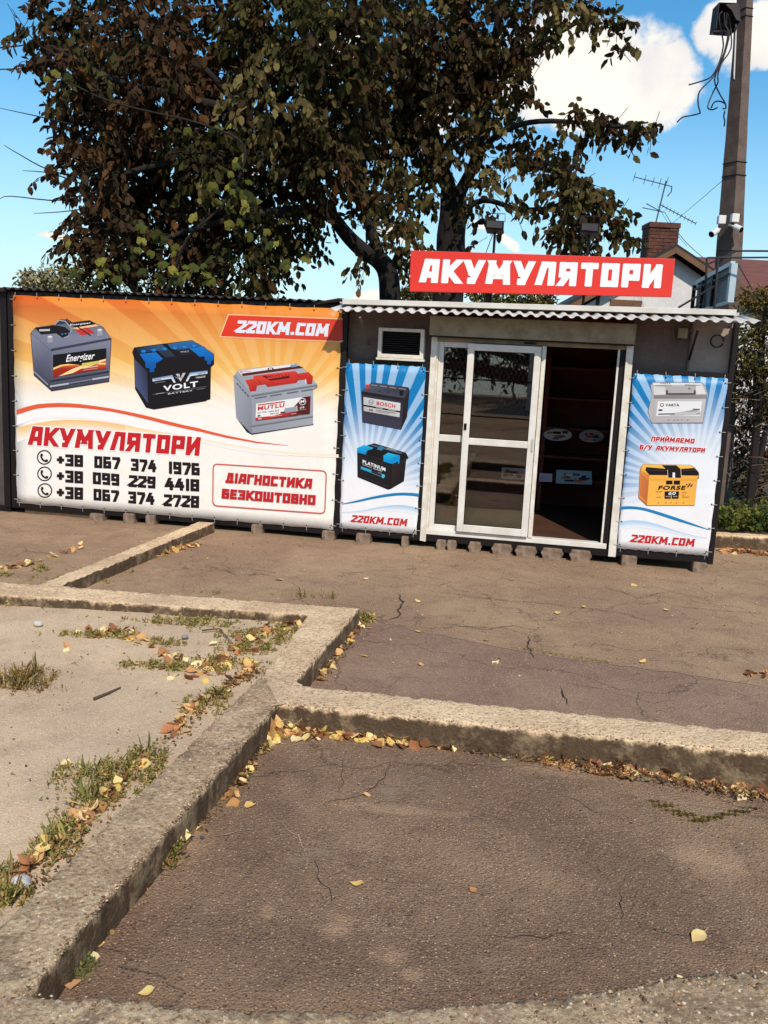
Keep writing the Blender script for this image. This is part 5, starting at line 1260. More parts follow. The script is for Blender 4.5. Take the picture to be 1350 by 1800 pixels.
# ------------------------------------------------------------------ weeds
def weeds(name, label, blobs, z, cols, seed, h=.06, n=260, dry=.3, grp=None, cat='weeds', mix=.5, ls=.014):
    n = int(n*.72)
    """low plants: thin blades and small leaves on a patch of ground; blobs: (x, y, rx, ry, weight)"""
    r = np.random.default_rng(seed); W = np.array([b[4] for b in blobs], float); W /= W.sum()
    idx = r.choice(len(blobs), n, p=W); B = np.array([b[:4] for b in blobs])[idx]
    n = int(n*1.0); g = r.normal(size=(n, 2))*.62; g = g+.25*np.sin(g*7+r.uniform(0, 6)); P = np.stack([B[:,0]+g[:,0]*B[:,2], B[:,1]+g[:,1]*B[:,3], np.full(n, z)], 1)
    fall = np.exp(-(g**2).sum(1)*1.2)
    lean = r.normal(size=(n, 3))*.55; lean[:, 2] = 1; ax = unit(lean); S = h*.8*r.uniform(.3, 1.3, n)*(0.4+.8*fall)
    nb_ = int(n*mix*.6); v1, f1 = leaf_arrays(P[:nb_], ax[:nb_], S[:nb_]*1.25, wr=.045, seed=seed)
    Pl = np.repeat(P[nb_:], 4, 0); al = np.repeat(ax[nb_:], 4, 0); sl_ = np.repeat(S[nb_:], 4, 0); q = len(Pl)
    pos = Pl+al*sl_[:, None]*r.uniform(.1, 1, (q, 1))*.8; a2 = unit(r.normal(size=(q, 3))+np.array([0,0,.5]))
    v2, f2 = leaf_arrays(pos, a2, np.full(q, ls)*r.uniform(.6, 1.4, q), wr=.5, seed=seed+1)
    C = pal(cols, n, r, .3, .95); c1 = np.repeat(C[:nb_], 6, 0); c2 = np.repeat(np.repeat(C[nb_:], 4, 0), 6, 0)
    V = np.concatenate([v1, v2]); Fq = np.concatenate([f1, f2+len(v1)]); Cc = np.concatenate([c1, c2])
    base = Vector((float(P[:,0].mean()), float(P[:,1].mean()), z)); V = V-np.array(base)
    o = npmesh(name, V, Fq, M_herb, Cc); o.location = base; return tag(o, label, cat, grp)
wg = [(136,130,66),(158,146,82),(112,116,56),(186,162,106),(172,138,90)]
wd = [(160,128,80),(140,104,62),(120,112,60),(176,150,100)]
def gb_(px, py, z, rx, ry, w=1): p = ground(px, py, z); return (p.x, p.y, rx, ry, w)
zs = .065
weeds('weed_clump', 'large feathery green weed clump beside the long kerb, halfway along it', [gb_(190,1372,zs,.20,.10,3), gb_(235,1352,zs,.13,.10,3), gb_(150,1365,zs,.12,.06,1), gb_(262,1330,zs,.08,.07,1)], zs, wg, 41, .08, 1300, mix=.35)
weeds('weed_clump', 'upright grassy weed tuft below the large green clump by the kerb', [gb_(150,1420,zs,.07,.09,2), gb_(170,1400,zs,.08,.06,2)], zs, wg, 42, .085, 340, mix=.6)
weeds('weed_clump', 'weed clump by the kerb nearest the bottom, above the white stone', [gb_(110,1470,zs,.06,.10,2), gb_(95,1495,zs,.06,.07,2)], zs, wg, 43, .09, 560, mix=.4)
weeds('weed_clump', 'weedy grass at the left picture edge beside the white stone', [gb_(12,1580,zs,.05,.05,2), gb_(8,1545,zs,.05,.05,1)], zs, wg, 44, .07, 420, mix=.5)
weeds('weed_clump', 'short weed clump by the kerb below the kerb corner, with yellow leaves', [gb_(360,1240,zs,.10,.12,2), gb_(385,1222,zs,.06,.08,1)], zs, wg, 45, .06, 460, mix=.4)
weeds('weed_patch', 'sprawling weed patch on the sand inside the kerb corner', [gb_(455,1120,zs,.22,.10,3), gb_(440,1140,zs,.16,.08,2), gb_(500,1110,zs,.1,.1,1)], zs, wg, 46, .055, 1500, mix=.3)
weeds('weed_patch', 'long thin weed mat on the sand in front of the kerb corner', [gb_(330,1175,zs,.30,.05,3), gb_(390,1165,zs,.22,.06,2), gb_(280,1172,zs,.15,.04,1)], zs, wg, 47, .05, 1500, mix=.3)
weeds('weed_patch', 'thin weed mat on the sand left of the corner patch', [gb_(320,1095,zs,.25,.06,3), gb_(290,1130,zs,.1,.05,1), gb_(350,1090,zs,.2,.05,1)], zs, wg, 48, .045, 1100, mix=.3)
weeds('weed_patch', 'small weed mat farthest left near the back kerb on the sand', [gb_(170,1118,zs,.2,.04,3), gb_(210,1115,zs,.1,.04,1)], zs, wg, 49, .04, 700, mix=.3)
weeds('dry_grass', 'dry brown grass tuft at the left picture edge on the sand', [gb_(30,1205,zs,.14,.08,3), gb_(60,1190,zs,.1,.06,1)], zs, wd, 50, .10, 800, mix=.8)
weeds('weed_patch', 'scrap of weeds at the left picture edge by the back kerb', [gb_(5,1060,zs,.1,.05,3)], zs, wg, 51, .05, 260, mix=.4)
weeds('weed_clump', 'green weed tuft against the right face of the short kerb', [gb_(642,1092,0,.05,.08,3)], .0, wg, 52, .08, 260, mix=.4)
weeds('weed_clump', 'thin grass tuft growing behind the back kerb near its corner', [gb_(550,1050,0,.25,.05,3)], .0, wg, 53, .07, 120, mix=1.5)
weeds('weed_clump', 'small grass tuft behind the middle of the back kerb', [gb_(375,1043,0,.13,.03,1)], .0, wg, 61, .04, 90, mix=1.3)
weeds('weed_clump', 'leafy weeds at the near end of the kerb leading to the garage', [gb_(130,1022,0,.22,.08,3), gb_(190,1005,0,.15,.06,2)], .0, wg, 54, .05, 800, mix=.4)
weeds('weed_clump', 'green tuft on the left patch of asphalt by the kerb', [gb_(72,1002,0,.06,.05,3)], .0, wg, 55, .06, 160, mix=.4)
weeds('weed_clump', 'green tuft at the left picture edge on the asphalt behind the kerb', [gb_(4,1012,0,.08,.05,2)], .0, wg, 62, .05, 120, mix=.4)
weeds('weed_clump', 'small green weed under the orange banner where the kerb ends', [gb_(325,912,0,.05,.05,3)], .0, wg, 56, .08, 160, mix=.3)
weeds('weed_clump', 'grassy weed tuft against the inner face of the long kerb, lower left', [gb_(292,1510,0,.05,.06,3), gb_(300,1500,0,.03,.03,1)], .0, wg, 57, .09, 260, mix=.7)
weeds('weed_clump', 'low round leaved weed in the bottom left corner of the asphalt bay', [gb_(132,1705,0,.035,.04,3)], .0, [(104,112,60),(84,96,50),(120,120,70)], 58, .05, 200, mix=.1)
weeds('moss_seam', 'mossy green crack joining a v shape in the asphalt on the right', [gb_(1150+k*12,1410+k*5.2+3*math.sin(k*2.2),-.03,.03,.006+.006*(k%3),1) for k in range(7)]+[gb_(1225+k*12,1444-k*2.6+2*math.sin(k*3),-.03,.03,.008-.0007*k,1) for k in range(9)], zbay(1.4,3.6)+.004, [(110,96,40),(92,80,36),(124,106,52)], 59, .004, 1500, mix=.1, cat='moss', ls=.006)
weeds('moss_seam', 'thin grassy crack running across the middle of the forecourt', [gb_(920+k*11,1142+k*1.8,0,.05,.02,1+(k%4==1)*3) for k in range(14)], .0, wg, 60, .018, 420, mix=.6, cat='moss', ls=.010)
# leafy ground cover on the verge
def cover():
    r = np.random.default_rng(77); n = 5200
    P = np.stack([r.uniform(3.3, 6.5, n), vk0.y+.15+np.abs(r.normal(size=n))*.55, np.full(n, .14)+r.uniform(0, .16, n)], 1)
    A_ = unit(r.normal(size=(n, 3))*.8+np.array([0,-.4,.6])); v, f = leaf_arrays(P, A_, r.uniform(.03, .07, n), wr=.75, seed=78)
    C = pal([(96,110,48),(120,128,58),(76,90,40),(140,138,66)], n, r, .3, .62)
    tag(npmesh('ground_cover', v, f, M_herb, np.repeat(C, 6, 0)), 'leafy green ground cover behind the far kerb', 'ground cover', kind='stuff')
cover()

# ------------------------------------------------------------------ fallen leaves
def dry_mesh(seed, col, kind):
    r = random.Random(seed); n = 5; m = MB(); L = 1.0; cu = r.uniform(.05, .5); tw = r.uniform(-.5, .5)
    prof = {0: (.0,.30,.42,.34,.16,0), 1: (.0,.42,.50,.38,.12,0), 2: (.0,.22,.30,.26,.12,0)}[kind]
    rows = []
    for k in range(6):
        t = k/5; w = prof[k]*r.uniform(.85, 1.12); zc = cu*(t-.5)**2*1.6; y = t*L-.5
        rows.append((m_ := len(m.v)))
        sl_ = tw*(t-.5)*w
        m.v += [(-w+r.uniform(-.02,.02), y, zc+w*.35+sl_), (0, y, zc), (w+r.uniform(-.02,.02), y, zc+w*.35-sl_)]
    for a, b in zip(rows[:-1], rows[1:]): m.f += [(a, a+1, b+1, b), (a+1, a+2, b+2, b+1)]
    base = rgb(*col)[:3]; m.c = [tuple(min(1, x*r.uniform(.82, 1.12)) for x in base) for _ in m.v]
    i0 = len(m.v); m.v += [(-.012,-.5,.01),(.012,-.5,.01),(.03,-.78,.06),(.015,-.78,.06)]; m.f.append((i0,i0+1,i0+2,i0+3)); m.c += [base]*4
    o = m.build('fallen_leaf', M_dry, smooth=True); me = o.data; bpy.data.objects.remove(o); return me
LC = dict(yellow=[(232,200,132),(238,214,156),(222,186,108)], orange=[(206,156,104),(216,170,116),(188,130,84)], brown=[(146,98,66),(120,80,56),(166,116,78)], green=[(130,132,66)])
LM = {k: [dry_mesh(i*7+j, c, (i+j) % 3) for i in range(3) for j, c in enumerate(v)] for k, v in LC.items()}
rl = random.Random(21); NL = [0]
def leaf(x, y, z, size, kind, label, group=None, flat=.35):
    o = bpy.data.objects.new('fallen_leaf', rl.choice(LM[kind])); COL.objects.link(o)
    o.location = (x, y, z+.004); s_ = size; o.scale = (s_, s_, s_); o.rotation_euler = (rl.gauss(0, flat), rl.gauss(0, flat), rl.uniform(0, 6.28))
    NL[0] += 1; return tag(o, label, 'leaf', group)
LIT = []
def drift(pts, n, width, z, label, group, size=(.05,.09), mixk=(('orange',.3),('brown',.32),('yellow',.38)), height=.03, jx=.0):
    P = [ground(px, py, z) for px, py in pts]
    n1_ = int(n*.5)
    for it_ in range(int(n*2.6)):
        s_ = rl.random()*(len(P)-1); k = int(s_); p = P[k].lerp(P[k+1], s_-k)
        q = rl.random(); kind = 'yellow'
        for kk, w in mixk:
            if q < w: kind = kk; break
            q -= w
        dy = abs(rl.gauss(0, width)); zz = z + max(0, height*(1-dy/width)*rl.random())
        a_ = (p.x+rl.gauss(0, width*.3), p.y-dy+width*.35, zz, rl.uniform(*size)*(1.0 if it_ < n1_ else .8), kind)
        if it_ < n1_: leaf(*a_, label, group, .6)
        else: LIT.append(a_)
g1 = 'fallen leaves drifted along the kerbs'
drift([(470,1300),(495,1268),(530,1285)], 40, .06, .0, 'dry leaf in the yellow heap in the inner kerb corner', g1+' heap', size=(.065,.105), height=.08, mixk=(('yellow',.65),('orange',.3),('brown',.05)))
drift([(500,1288),(560,1292),(640,1300),(720,1305),(800,1308)], 62, .035, -.005, 'dry leaf in the drift at the foot of the front kerb, left half', g1+' left')
drift([(950,1340),(1010,1345),(1060,1352),(1110,1362)], 44, .04, -.03, 'dry leaf in the brown heap at the foot of the front kerb, right half', g1+' right', mixk=(('brown',.6),('orange',.25),('yellow',.15)), height=.05)
drift([(1100,1362),(1180,1372),(1260,1388),(1350,1400)], 40, .03, -.04, 'dry leaf in the thin drift at the right end of the front kerb', g1+' right end', mixk=(('brown',.55),('orange',.25),('yellow',.2)))
drift([(215,1590),(250,1540),(300,1500),(330,1480)], 22, .035, .0, 'dry leaf at the foot of the long kerb, bottom left', g1+' long kerb', size=(.045,.07))
drift([(400,1420),(450,1330),(480,1280)], 10, .03, .0, 'dry leaf at the foot of the long kerb, upper part', g1+' long kerb upper')
drift([(20,1560),(80,1500),(140,1440),(200,1390),(260,1330)], 36, .05, .07, 'dry leaf among the weeds left of the long kerb', g1+' weeds')
drift([(300,1290),(350,1240),(420,1195),(450,1160)], 26, .05, .065, 'dry leaf among the weeds left of the kerb corner', g1+' weeds upper')
drift([(560,1195),(600,1140),(640,1090),(650,1080)], 24, .05, .0, 'dry leaf beside the right face of the short kerb', g1+' short kerb')
drift([(125,1032),(205,1002),(275,978),(350,957)], 60, .06, .0, 'dry leaf in the drift along the kerb leading to the garage', g1+' garage kerb', mixk=(('brown',.35),('orange',.4),('yellow',.25)))
drift([(150,1115),(240,1110),(330,1180),(400,1165),(460,1110),(520,1100)], 60, .12, .065, 'dry leaf scattered over the weed patches on the sand', g1+' sand')
drift([(5,1000),(60,990),(150,960)], 14, .06, .0, 'dry leaf on the left patch of asphalt', g1+' asphalt left')
drift([(1262,968),(1300,970),(1350,975)], 26, .05, .0, 'dry leaf in the drift at the foot of the far kerb on the right', g1+' far kerb', mixk=(('brown',.6),('orange',.3),('yellow',.1)))
for (x, y, z, s_, k, lb) in ((1228,1642,0,.085,'yellow','large pale yellow leaf lying alone at the lower right'),(1200,1724,0,.05,'yellow','small yellow leaf near the bottom right kerb'),
    (627,1553,0,.055,'yellow','pale leaf alone in the middle of the dark asphalt'),(832,1560,0,.035,'orange','tiny orange leaf right of the pale one on the dark asphalt'),(440,1418,0,.05,'yellow','yellow leaf alone left of the crack, above the asphalt middle'),
    (645,1397,0,.045,'orange','orange leaf alone in the upper middle of the dark bay'),(347,1458,0,.06,'yellow','pale round leaf close to the long kerb near a crack'),(885,1338,-.02,.045,'yellow','yellow leaf alone between the two heaps of the front kerb'),
    (165,1685,0,.06,'yellow','pale yellow lobed leaf near the bottom left kerb corner'),(168,1664,0,.06,'orange','curled orange leaf just above the pale one, bottom left'),(125,1735,0,.06,'orange','tan leaf in the bottom left kerb corner'),(258,1748,0,.05,'yellow','yellow leaf touching the front kerb at the bottom left'),
    (113,1345,.066,.06,'yellow','pale leaf alone on the sand near the large weed clump'),(65,1100,.066,.05,'yellow','pale leaf alone on the sand near the back kerb'),(318,1245,.066,.05,'yellow','pale leaf on the sand left of the kerb, upper part'),(326,1288,.066,.06,'orange','orange leaf at the left edge of the long kerb'),
    (240,1168,.066,.07,'yellow','yellow leaf on the sand in front of the weed mat'),(375,1132,.066,.06,'yellow','yellow leaf between the two weed mats'),(735,1112,0,.05,'yellow','pale leaf on the forecourt above the grassy crack'),(855,1127,0,.05,'brown','brown leaf on the forecourt near the grassy crack'),
    (740,1170,0,.045,'orange','orange leaf on the darker strip of forecourt'),(872,1167,0,.06,'yellow','crumpled pale leaf on the darker strip of forecourt'),(1130,1165,0,.07,'yellow','curled pale leaf at the far end of the grassy crack'),(1025,1068,0,.05,'yellow','left one of two pale leaves in the middle of the forecourt'),
    (980,1079,0,.05,'yellow','small pale leaf left of centre on the forecourt'),(1172,1074,0,.06,'yellow','pale leaf on the right part of the forecourt'),(1115,1031,0,.06,'yellow','thin pale leaf in front of the right banner'),(900,1020,0,.05,'orange','orange leaf in front of the sliding door'),(643,1018,0,.05,'yellow','pale leaf on the forecourt in front of the left blue banner'),
    (490,1020,0,.08,'orange','orange leaf alone on the forecourt before the orange banner'),(735,1058,0,.05,'yellow','tiny pale leaf left of the door on the forecourt'),(640,1155,0,.05,'yellow','pale leaf right of the short kerb'),(648,1106,0,.05,'orange','orange leaf right of the green tuft at the short kerb')):
    p = ground(x, y, z); leaf(p.x, p.y, z if z else zbay(p.x, p.y) if y > 1300 else 0, s_, k, lb, None, .2)
r_ = random.Random(4)
for k in range(16): p = ground(r_.uniform(1312,1350), r_.uniform(1183,1196), 0); leaf(p.x, p.y, .01*r_.random(), .045, r_.choice(('orange','brown')), 'dry leaf in the small heap at the right edge of the forecourt', g1+' right edge', .5)
# the leaves too many to build singly: one joined litter
def litter():
    V = []; Fc = []; C = []
    for (x, y, z, s_, kind) in LIT:
        me = rl.choice(LM[kind]); Rm = Matrix.Rotation(rl.uniform(0, 6.28), 3, 'Z') @ Matrix.Rotation(rl.gauss(0, .5), 3, 'X') @ Matrix.Rotation(rl.gauss(0, .5), 3, 'Y')
        b = len(V); col = me.color_attributes['Col'].data
        for k, v_ in enumerate(me.vertices): V.append(tuple(Rm @ v_.co*s_+Vector((x, y, z+.004)))); C.append(tuple(col[k].color[:3]))
        for p in me.polygons: Fc.append([b+q for q in p.vertices])
    tag(npmesh('leaf_litter', np.array(V), np.array(Fc), M_dry, np.array(C), smooth=True), 'loose litter of dry leaves mixed into the drifts along the kerbs', 'leaf litter', kind='stuff')
litter()
# loose crumbs of leaf and grit: too many and too small to count
def crumbs(name, cx, cy, wx, wy, n, z, s0, s1, cols, seed, label, k=.66, mat=None, rock=False):
    r = np.random.default_rng(seed); P = np.stack([cx+r.uniform(-1,1,n)*wx, cy+r.uniform(-1,1,n)*wy, np.full(n, z)], 1)
    v, f = leaf_arrays(P, unit(r.normal(size=(n,3))*np.array([1,1,.25])), r.uniform(s0, s1, n), wr=.8, fold=.5 if rock else .16, seed=seed)
    tag(npmesh(name, v, f, mat or M_dry, np.repeat(pal(cols, n, r, .2, k), 6, 0)), label, 'grit', kind='stuff')
crumbs('grit', .9, 7, 3.2, 2.2, 500, .008, .006, .02, [(200,180,150),(120,90,70),(220,200,160)], 91, 'loose grit and leaf crumbs over the forecourt')
crumbs('grit', .9, 3.1, 1.6, 1.1, 420, .004, .003, .011, [(206,190,170),(150,120,100),(90,70,60)], 92, 'loose grit over the dark asphalt bay')
crumbs('grit', -1.9, 4.6, 1.2, 1.5, 420, .07, .005, .016, [(120,96,74),(90,70,54),(226,210,190)], 93, 'loose grit and crumbs over the sand')
def footdirt():
    r = np.random.default_rng(5); Ps = []
    for pts, z, n, w in (([(60,1745),(250,1540),(400,1390),(480,1285)],.0,900,.03), ([(500,1288),(800,1312),(1100,1362),(1350,1402)],-.01,1000,.03), ([(0,1058),(300,1070),(520,1096)],.066,600,.05), ([(20,1590),(200,1400),(400,1205),(455,1180)],.066,800,.03), ([(555,1203),(640,1098)],.0,250,.02), ([(100,1030),(370,928)],.0,500,.04)):
        P = [ground(a, b, z) for a, b in pts]
        for _ in range(n):
            q = r.random()*(len(P)-1); k = int(q); p = P[k].lerp(P[k+1], q-k); Ps.append((p.x+r.normal()*w, p.y+r.normal()*w, z+.006+r.random()*.006))
    P = np.array(Ps); n = len(P); v, f = leaf_arrays(P, unit(r.normal(size=(n,3))*np.array([1,1,.4])), r.uniform(.006, .022, n), wr=.8, fold=.4, seed=6)
    tag(npmesh('kerb_foot_debris', v, f, M_dry, np.repeat(pal([(120,92,64),(92,70,50),(150,120,84),(176,140,90)], n, r, .25, .8), 6, 0)), 'crumbled leaf and soil debris along the kerb feet', 'debris', kind='stuff')
footdirt()
M_crackd = simple('crack_shadow_soil', rgb(70,54,44,.5), .95, .3, 20, bump=0)  # dark soil lying in the cracks
M_crackp = simple('crack_pale_dust', rgb(186,162,136,.75), .95, .2, 20, bump=0)
def crack(pts, w, z, mat, label=None):
    P = [ground(a, b, z) for a, b in pts]; Q = []
    for a, b in zip(P[:-1], P[1:]):
        n = max(2, int((b-a).length/.03))
        for k in range(n): Q.append(a.lerp(b, k/n))
    Q.append(P[-1]); m = MB(); L_ = []; Rr = []
    for k, q in enumerate(Q):
        d = (Q[min(k+1, len(Q)-1)]-Q[max(k-1, 0)]); d = Vector((-d.y, d.x, 0)).normalized()
        e = min(1, k/4, (len(Q)-1-k)/4)
        o_ = d*(noise.noise(q*11)*.03+noise.noise(q*37)*.012)*e; ww = w*(.35+.9*abs(noise.noise(q*23+Vector((3,3,3)))))*max(e, .1)
        zz_ = (zbay(q.x, q.y) if z <= .001 and q.y < 4.6 else n1(q.x, q.y, .8, .012)+n1(q.x, q.y, 2.5, .004))+z+.0035
        L_.append((q.x+o_.x+d.x*ww, q.y+o_.y+d.y*ww, zz_)); Rr.append((q.x+o_.x-d.x*ww, q.y+o_.y-d.y*ww, zz_))
    n = len(Q); m.v = L_+Rr; m.f = [(k, n+k, n+k+1, k+1) for k in range(n-1)]
    tag(m.build('pavement_crack', mat), None, None, None, 'structure')
for pts, w, z, mt in (([(335,1478),(400,1466),(470,1455)],.004,.001,M_crackp), ([(478,1438),(495,1450),(520,1472),(545,1495),(552,1520)],.005,.001,M_crackp), ([(478,1438),(500,1440),(520,1436)],.003,.001,M_crackp), ([(548,1500),(555,1530),(578,1560),(582,1592)],.003,.001,M_crackd),
        ([(688,1325),(683,1355),(668,1380),(610,1405),(556,1412)],.003,.001,M_crackd), ([(600,1330),(604,1360),(596,1400)],.002,.001,M_crackd), ([(900,1360),(940,1376),(970,1368),(1020,1378)],.0025,.001,M_crackp), ([(840,1640),(900,1642),(985,1632),(1040,1646)],.003,.001,M_crackd),
        ([(1090,1545),(1094,1590),(1092,1620)],.003,.001,M_crackd), ([(700,1410),(760,1420),(840,1424)],.002,.001,M_crackp), ([(1150,1400),(1240,1408),(1330,1404)],.003,.001,M_crackp), ([(930,1380),(990,1392),(1060,1420),(1140,1440)],.002,.001,M_crackd),
        ([(640,1088),(760,1114),(900,1143),(1010,1161),(1180,1181),(1350,1209)],.007,.004,M_crackp), ([(700,1042),(708,1062),(696,1085),(676,1092)],.009,.004,M_crackd), ([(930,1118),(926,1140),(938,1160)],.008,.004,M_crackd), ([(760,1038),(860,1052),(960,1060),(1090,1076),(1160,1098)],.005,.004,M_crackd),
        ([(1060,1030),(1120,1052),(1180,1040),(1260,1058)],.004,.004,M_crackd), ([(780,1096),(860,1108),(900,1100),(960,1112)],.005,.004,M_crackd), ([(985,1205),(990,1225),(1000,1240)],.007,.008,M_crackd), ([(1000,1200),(1080,1216),(1150,1236),(1200,1228)],.003,.008,M_crackd), ([(390,1000),(420,1012),(470,1008)],.006,.004,M_crackd), ([(30,968),(110,975),(180,962)],.005,.004,M_crackd), ([(1180,1065),(1260,1072),(1350,1080)],.005,.004,M_crackd)):
    crack(pts, w, z, mt)
def spill(pts, label):
    P = [ground(a, b, -.02) for a, b in pts]; c = sum(P, Vector())/len(P); m = MB(); Q = []
    for a, b in zip(P, P[1:]+P[:1]):
        for k in range(8): q = a.lerp(b, k/8); q = q+(q-c).normalized()*noise.noise(q*14)*.05; Q.append(q)
    for tri in tessellate_polygon([[Vector((q.x, q.y, 0)) for q in Q]]): m.f.append(tuple(tri))
    m.v = [(q.x, q.y, zbay(q.x, q.y)+.0045) for q in Q]
    tag(m.build('cement_spill', simple('cement_smear', rgb(178,156,130,.62), .95, .2, 8, bump=.3, col2=rgb(140,116,96,.6))), label, None, None, 'structure')
spill([(800,1314),(870,1308),(945,1322),(950,1332),(880,1330),(820,1326)], 'pale cement smear at the foot of the front kerb'); spill([(1060,1345),(1110,1352),(1180,1370),(1120,1372)], 'pale cement smear near the right end of the front kerb')
def aggregate():
    # pebbles standing proud of the worn kerb tops
    r = np.random.default_rng(12); Ps = []; Ss = []
    def strip(a, b, c, d, n, s0, s1, edge=None):
        for _ in range(n):
            u, v_ = r.random(), (r.random() if edge is None else abs(r.normal())*edge)
            p = a.lerp(b, u).lerp(c.lerp(d, u), min(v_, 1)); Ps.append((p.x, p.y, ZK-.001)); Ss.append(r.uniform(s0, s1))
    for q, w in zip(range(len(fb)-3), fb): strip(Vector(fb[q]), Vector(fb[q+1]), Vector(ff[q]), Vector(ff[q+1]), 150 if q < 7 else 230, .003, .007 if q < 7 else .010)
    strip(ext(kI, kR0, 1.3), kI, kA0, kA1, 1500, .002, .006); strip(ext(kI, kR0, 1.0), kI, kA0, kA1, 500, .003, .008, .05)
    strip(kI, kB2f, kJ, kB2b, 700, .003, .006, .12); strip(kJ, kC2, kA1, kC1, 200, .003, .006, .1)
    P = np.array(Ps); S = np.array(Ss); n = len(P); O = np.array([(1,0,0),(-1,0,0),(0,1,0),(0,-1,0),(0,0,1),(0,0,-1)], float)
    V = (P[:,None,:]+O[None]*S[:,None,None]*r.uniform(.55, 1.3, (n, 6, 1))*np.array([1,1,.55])+r.normal(size=(n,6,3))*.0008).reshape(-1,3)
    T = np.array([(0,2,4),(2,1,4),(1,3,4),(3,0,4),(2,0,5),(1,2,5),(3,1,5),(0,3,5)]); Fq = (np.arange(n)[:,None,None]*6+T[None]).reshape(-1,3)
    C = pal([(196,166,132),(160,128,98),(222,200,168),(120,94,74),(176,146,116)], n, r, .2, .7)
    tag(npmesh('kerb_pebbles', V, Fq, attr_mat('pebble', .9, 0, .2), np.repeat(C, 6, 0)), 'pebbles showing in the worn concrete of the kerbs', 'pebbles', kind='stuff')
aggregate()
def stone(px, py, z, s_, label, col):
    bm = bmesh.new(); bmesh.ops.create_icosphere(bm, subdivisions=2, radius=s_)
    for v_ in bm.verts: v_.co = v_.co*(1+noise.noise(v_.co*25+Vector((px,py,0)))*.45); v_.co.z *= .65
    me = bpy.data.meshes.new('stone'); bm.to_mesh(me); bm.free(); me.materials.append(simple('stone_'+str(px), rgb(*col,.72), .9, .2, 20, bump=.4)); o = bpy.data.objects.new('stone', me); COL.objects.link(o)
    p = ground(px, py, z); o.location = (p.x, p.y, z+s_*.4); tag(o, label, 'stone')
stone(38, 1556, .065, .032, 'white stone lying by the long kerb at the lower left', (236,230,222))
stone(66, 1100, .065, .028, 'small white stone on the sand near the back kerb', (236,228,214))
stone(326, 1122, .065, .022, 'small grey stone on the sand between the weed mats', (170,165,160))
stone(355, 1474, .0, .009, 'tiny dark pebble by the crack in the asphalt bay', (90,84,84))
# dry twigs on the sand
def stick(pts, r0, label):
    t = MB().tube([ground(*p) for p in pts], [r0, r0*.8, r0*.5], 5).build('dry_twig', M_wood); tag(t, label, 'twig')
stick([(355,1108,.075),(385,1105,.08),(410,1132,.075)], .006, 'thin dry twig lying in the weeds inside the kerb corner')
stick([(165,1228,.072),(190,1218,.075),(212,1208,.072)], .008, 'dark bark scrap on the bare sand')

# ------------------------------------------------------------------ concrete pole
YP = 12.0
pole = tag(empty('utility_pole', (pw(1245, 900, YP)[0], YP, 0)), 'tall tapering concrete utility pole behind the right end of the kiosk', 'pole'); nb = names()
a, b = Vector(pw(1281.5, 433, YP)), Vector(pw(1309, 0, YP)); d = (b-a)/(b.z-a.z)
lo = a+d*(-.1-a.z); hi = a+d*(8.2-a.z)
ra = 39*pxm(YP)/2; rb_ = 21*pxm(YP)/2*(b-Vector((0,0,H))).length/YP
def polesec(c, hw):     # trapezoid section, an edge turned towards the viewer
    return [c+Vector((-hw*.98,hw*.5,0)), c+Vector((-hw*.12,-hw*1.15,0)), c+Vector((hw*.92,-hw*.85,0)), c+Vector((hw*.98,hw*.5,0)), c+Vector((-hw*.2,hw,0))]
zz = [-.1, a.z, b.z, 8.2]; hw = [.93*v_ for v_ in [ra+(ra-rb_)/(b.z-a.z)*(a.z+.1), ra, rb_, rb_*.8]]; m = MB(); NZ = 40; rows = []
for k in range(NZ+1):
    z = -.1+8.3*k/NZ; w_ = np.interp(z, zz, hw); c_ = a+d*(z-a.z); rows.append(len(m.v)); s5 = polesec(c_, w_)
    m.v += [tuple(q+Vector((noise.noise(q*5)*.004, noise.noise(q*4)*.004, 0))) for q in s5]
for p_, q_ in zip(rows[:-1], rows[1:]):
    for j in range(5): m.f.append((p_+j, p_+(j+1) % 5, q_+(j+1) % 5, q_+j))
m.build('shaft', M_conc, pole)
for (x, y) in ((1283,287),(1283,310),(1301,18),(1301,32)):
    c_ = Vector(pw(x, y, YP)); c_ = a+d*(c_.z-a.z); w_ = float(np.interp(c_.z, zz, hw))*1.06; s5 = polesec(c_, w_)
    MB().tube([p for p in s5]+[s5[0]], .006, 4).build('band', M_wire, pole)
put_all(pole, nb)
# broken junction hood with loose wires
hood = tag(empty('junction_hood', pw(1285, 30, YP-.2)), 'open dark metal cable hood high on the concrete pole with loose wires', 'cable box'); nb = names(); YH = YP-.25
q = [pw(1258,50,YH), pw(1294,53,YH), pw(1302,38,YH), pw(1300,5,YH), pw(1264,4,YH)]
m = MB(); n_ = len(q); q2 = [tuple(Vector(p)+Vector((0,.22,0))) for p in q]; m.v = q2+q
m.f = [tuple(range(n_))]+[(k, (k+1) % n_, n_+(k+1) % n_, n_+k) for k in (1,2,3,4)]
M_hood = simple('rusty_dark_metal', rgb(64,48,50,.6), .7, .3, 8, bump=.1)
o = m.build('casing', M_hood, hood); md = o.modifiers.new('t', 'SOLIDIFY'); md.thickness = .008
m = MB(); m.poly([pw(1275,8,YH-.003), pw(1298,6,YH-.003), pw(1302,38,YH-.003), pw(1294,35,YH-.003), pw(1286,18,YH-.003)]); o = m.build('front_flap', M_hood, hood); md = o.modifiers.new('t', 'SOLIDIFY'); md.thickness = .006
m = MB()
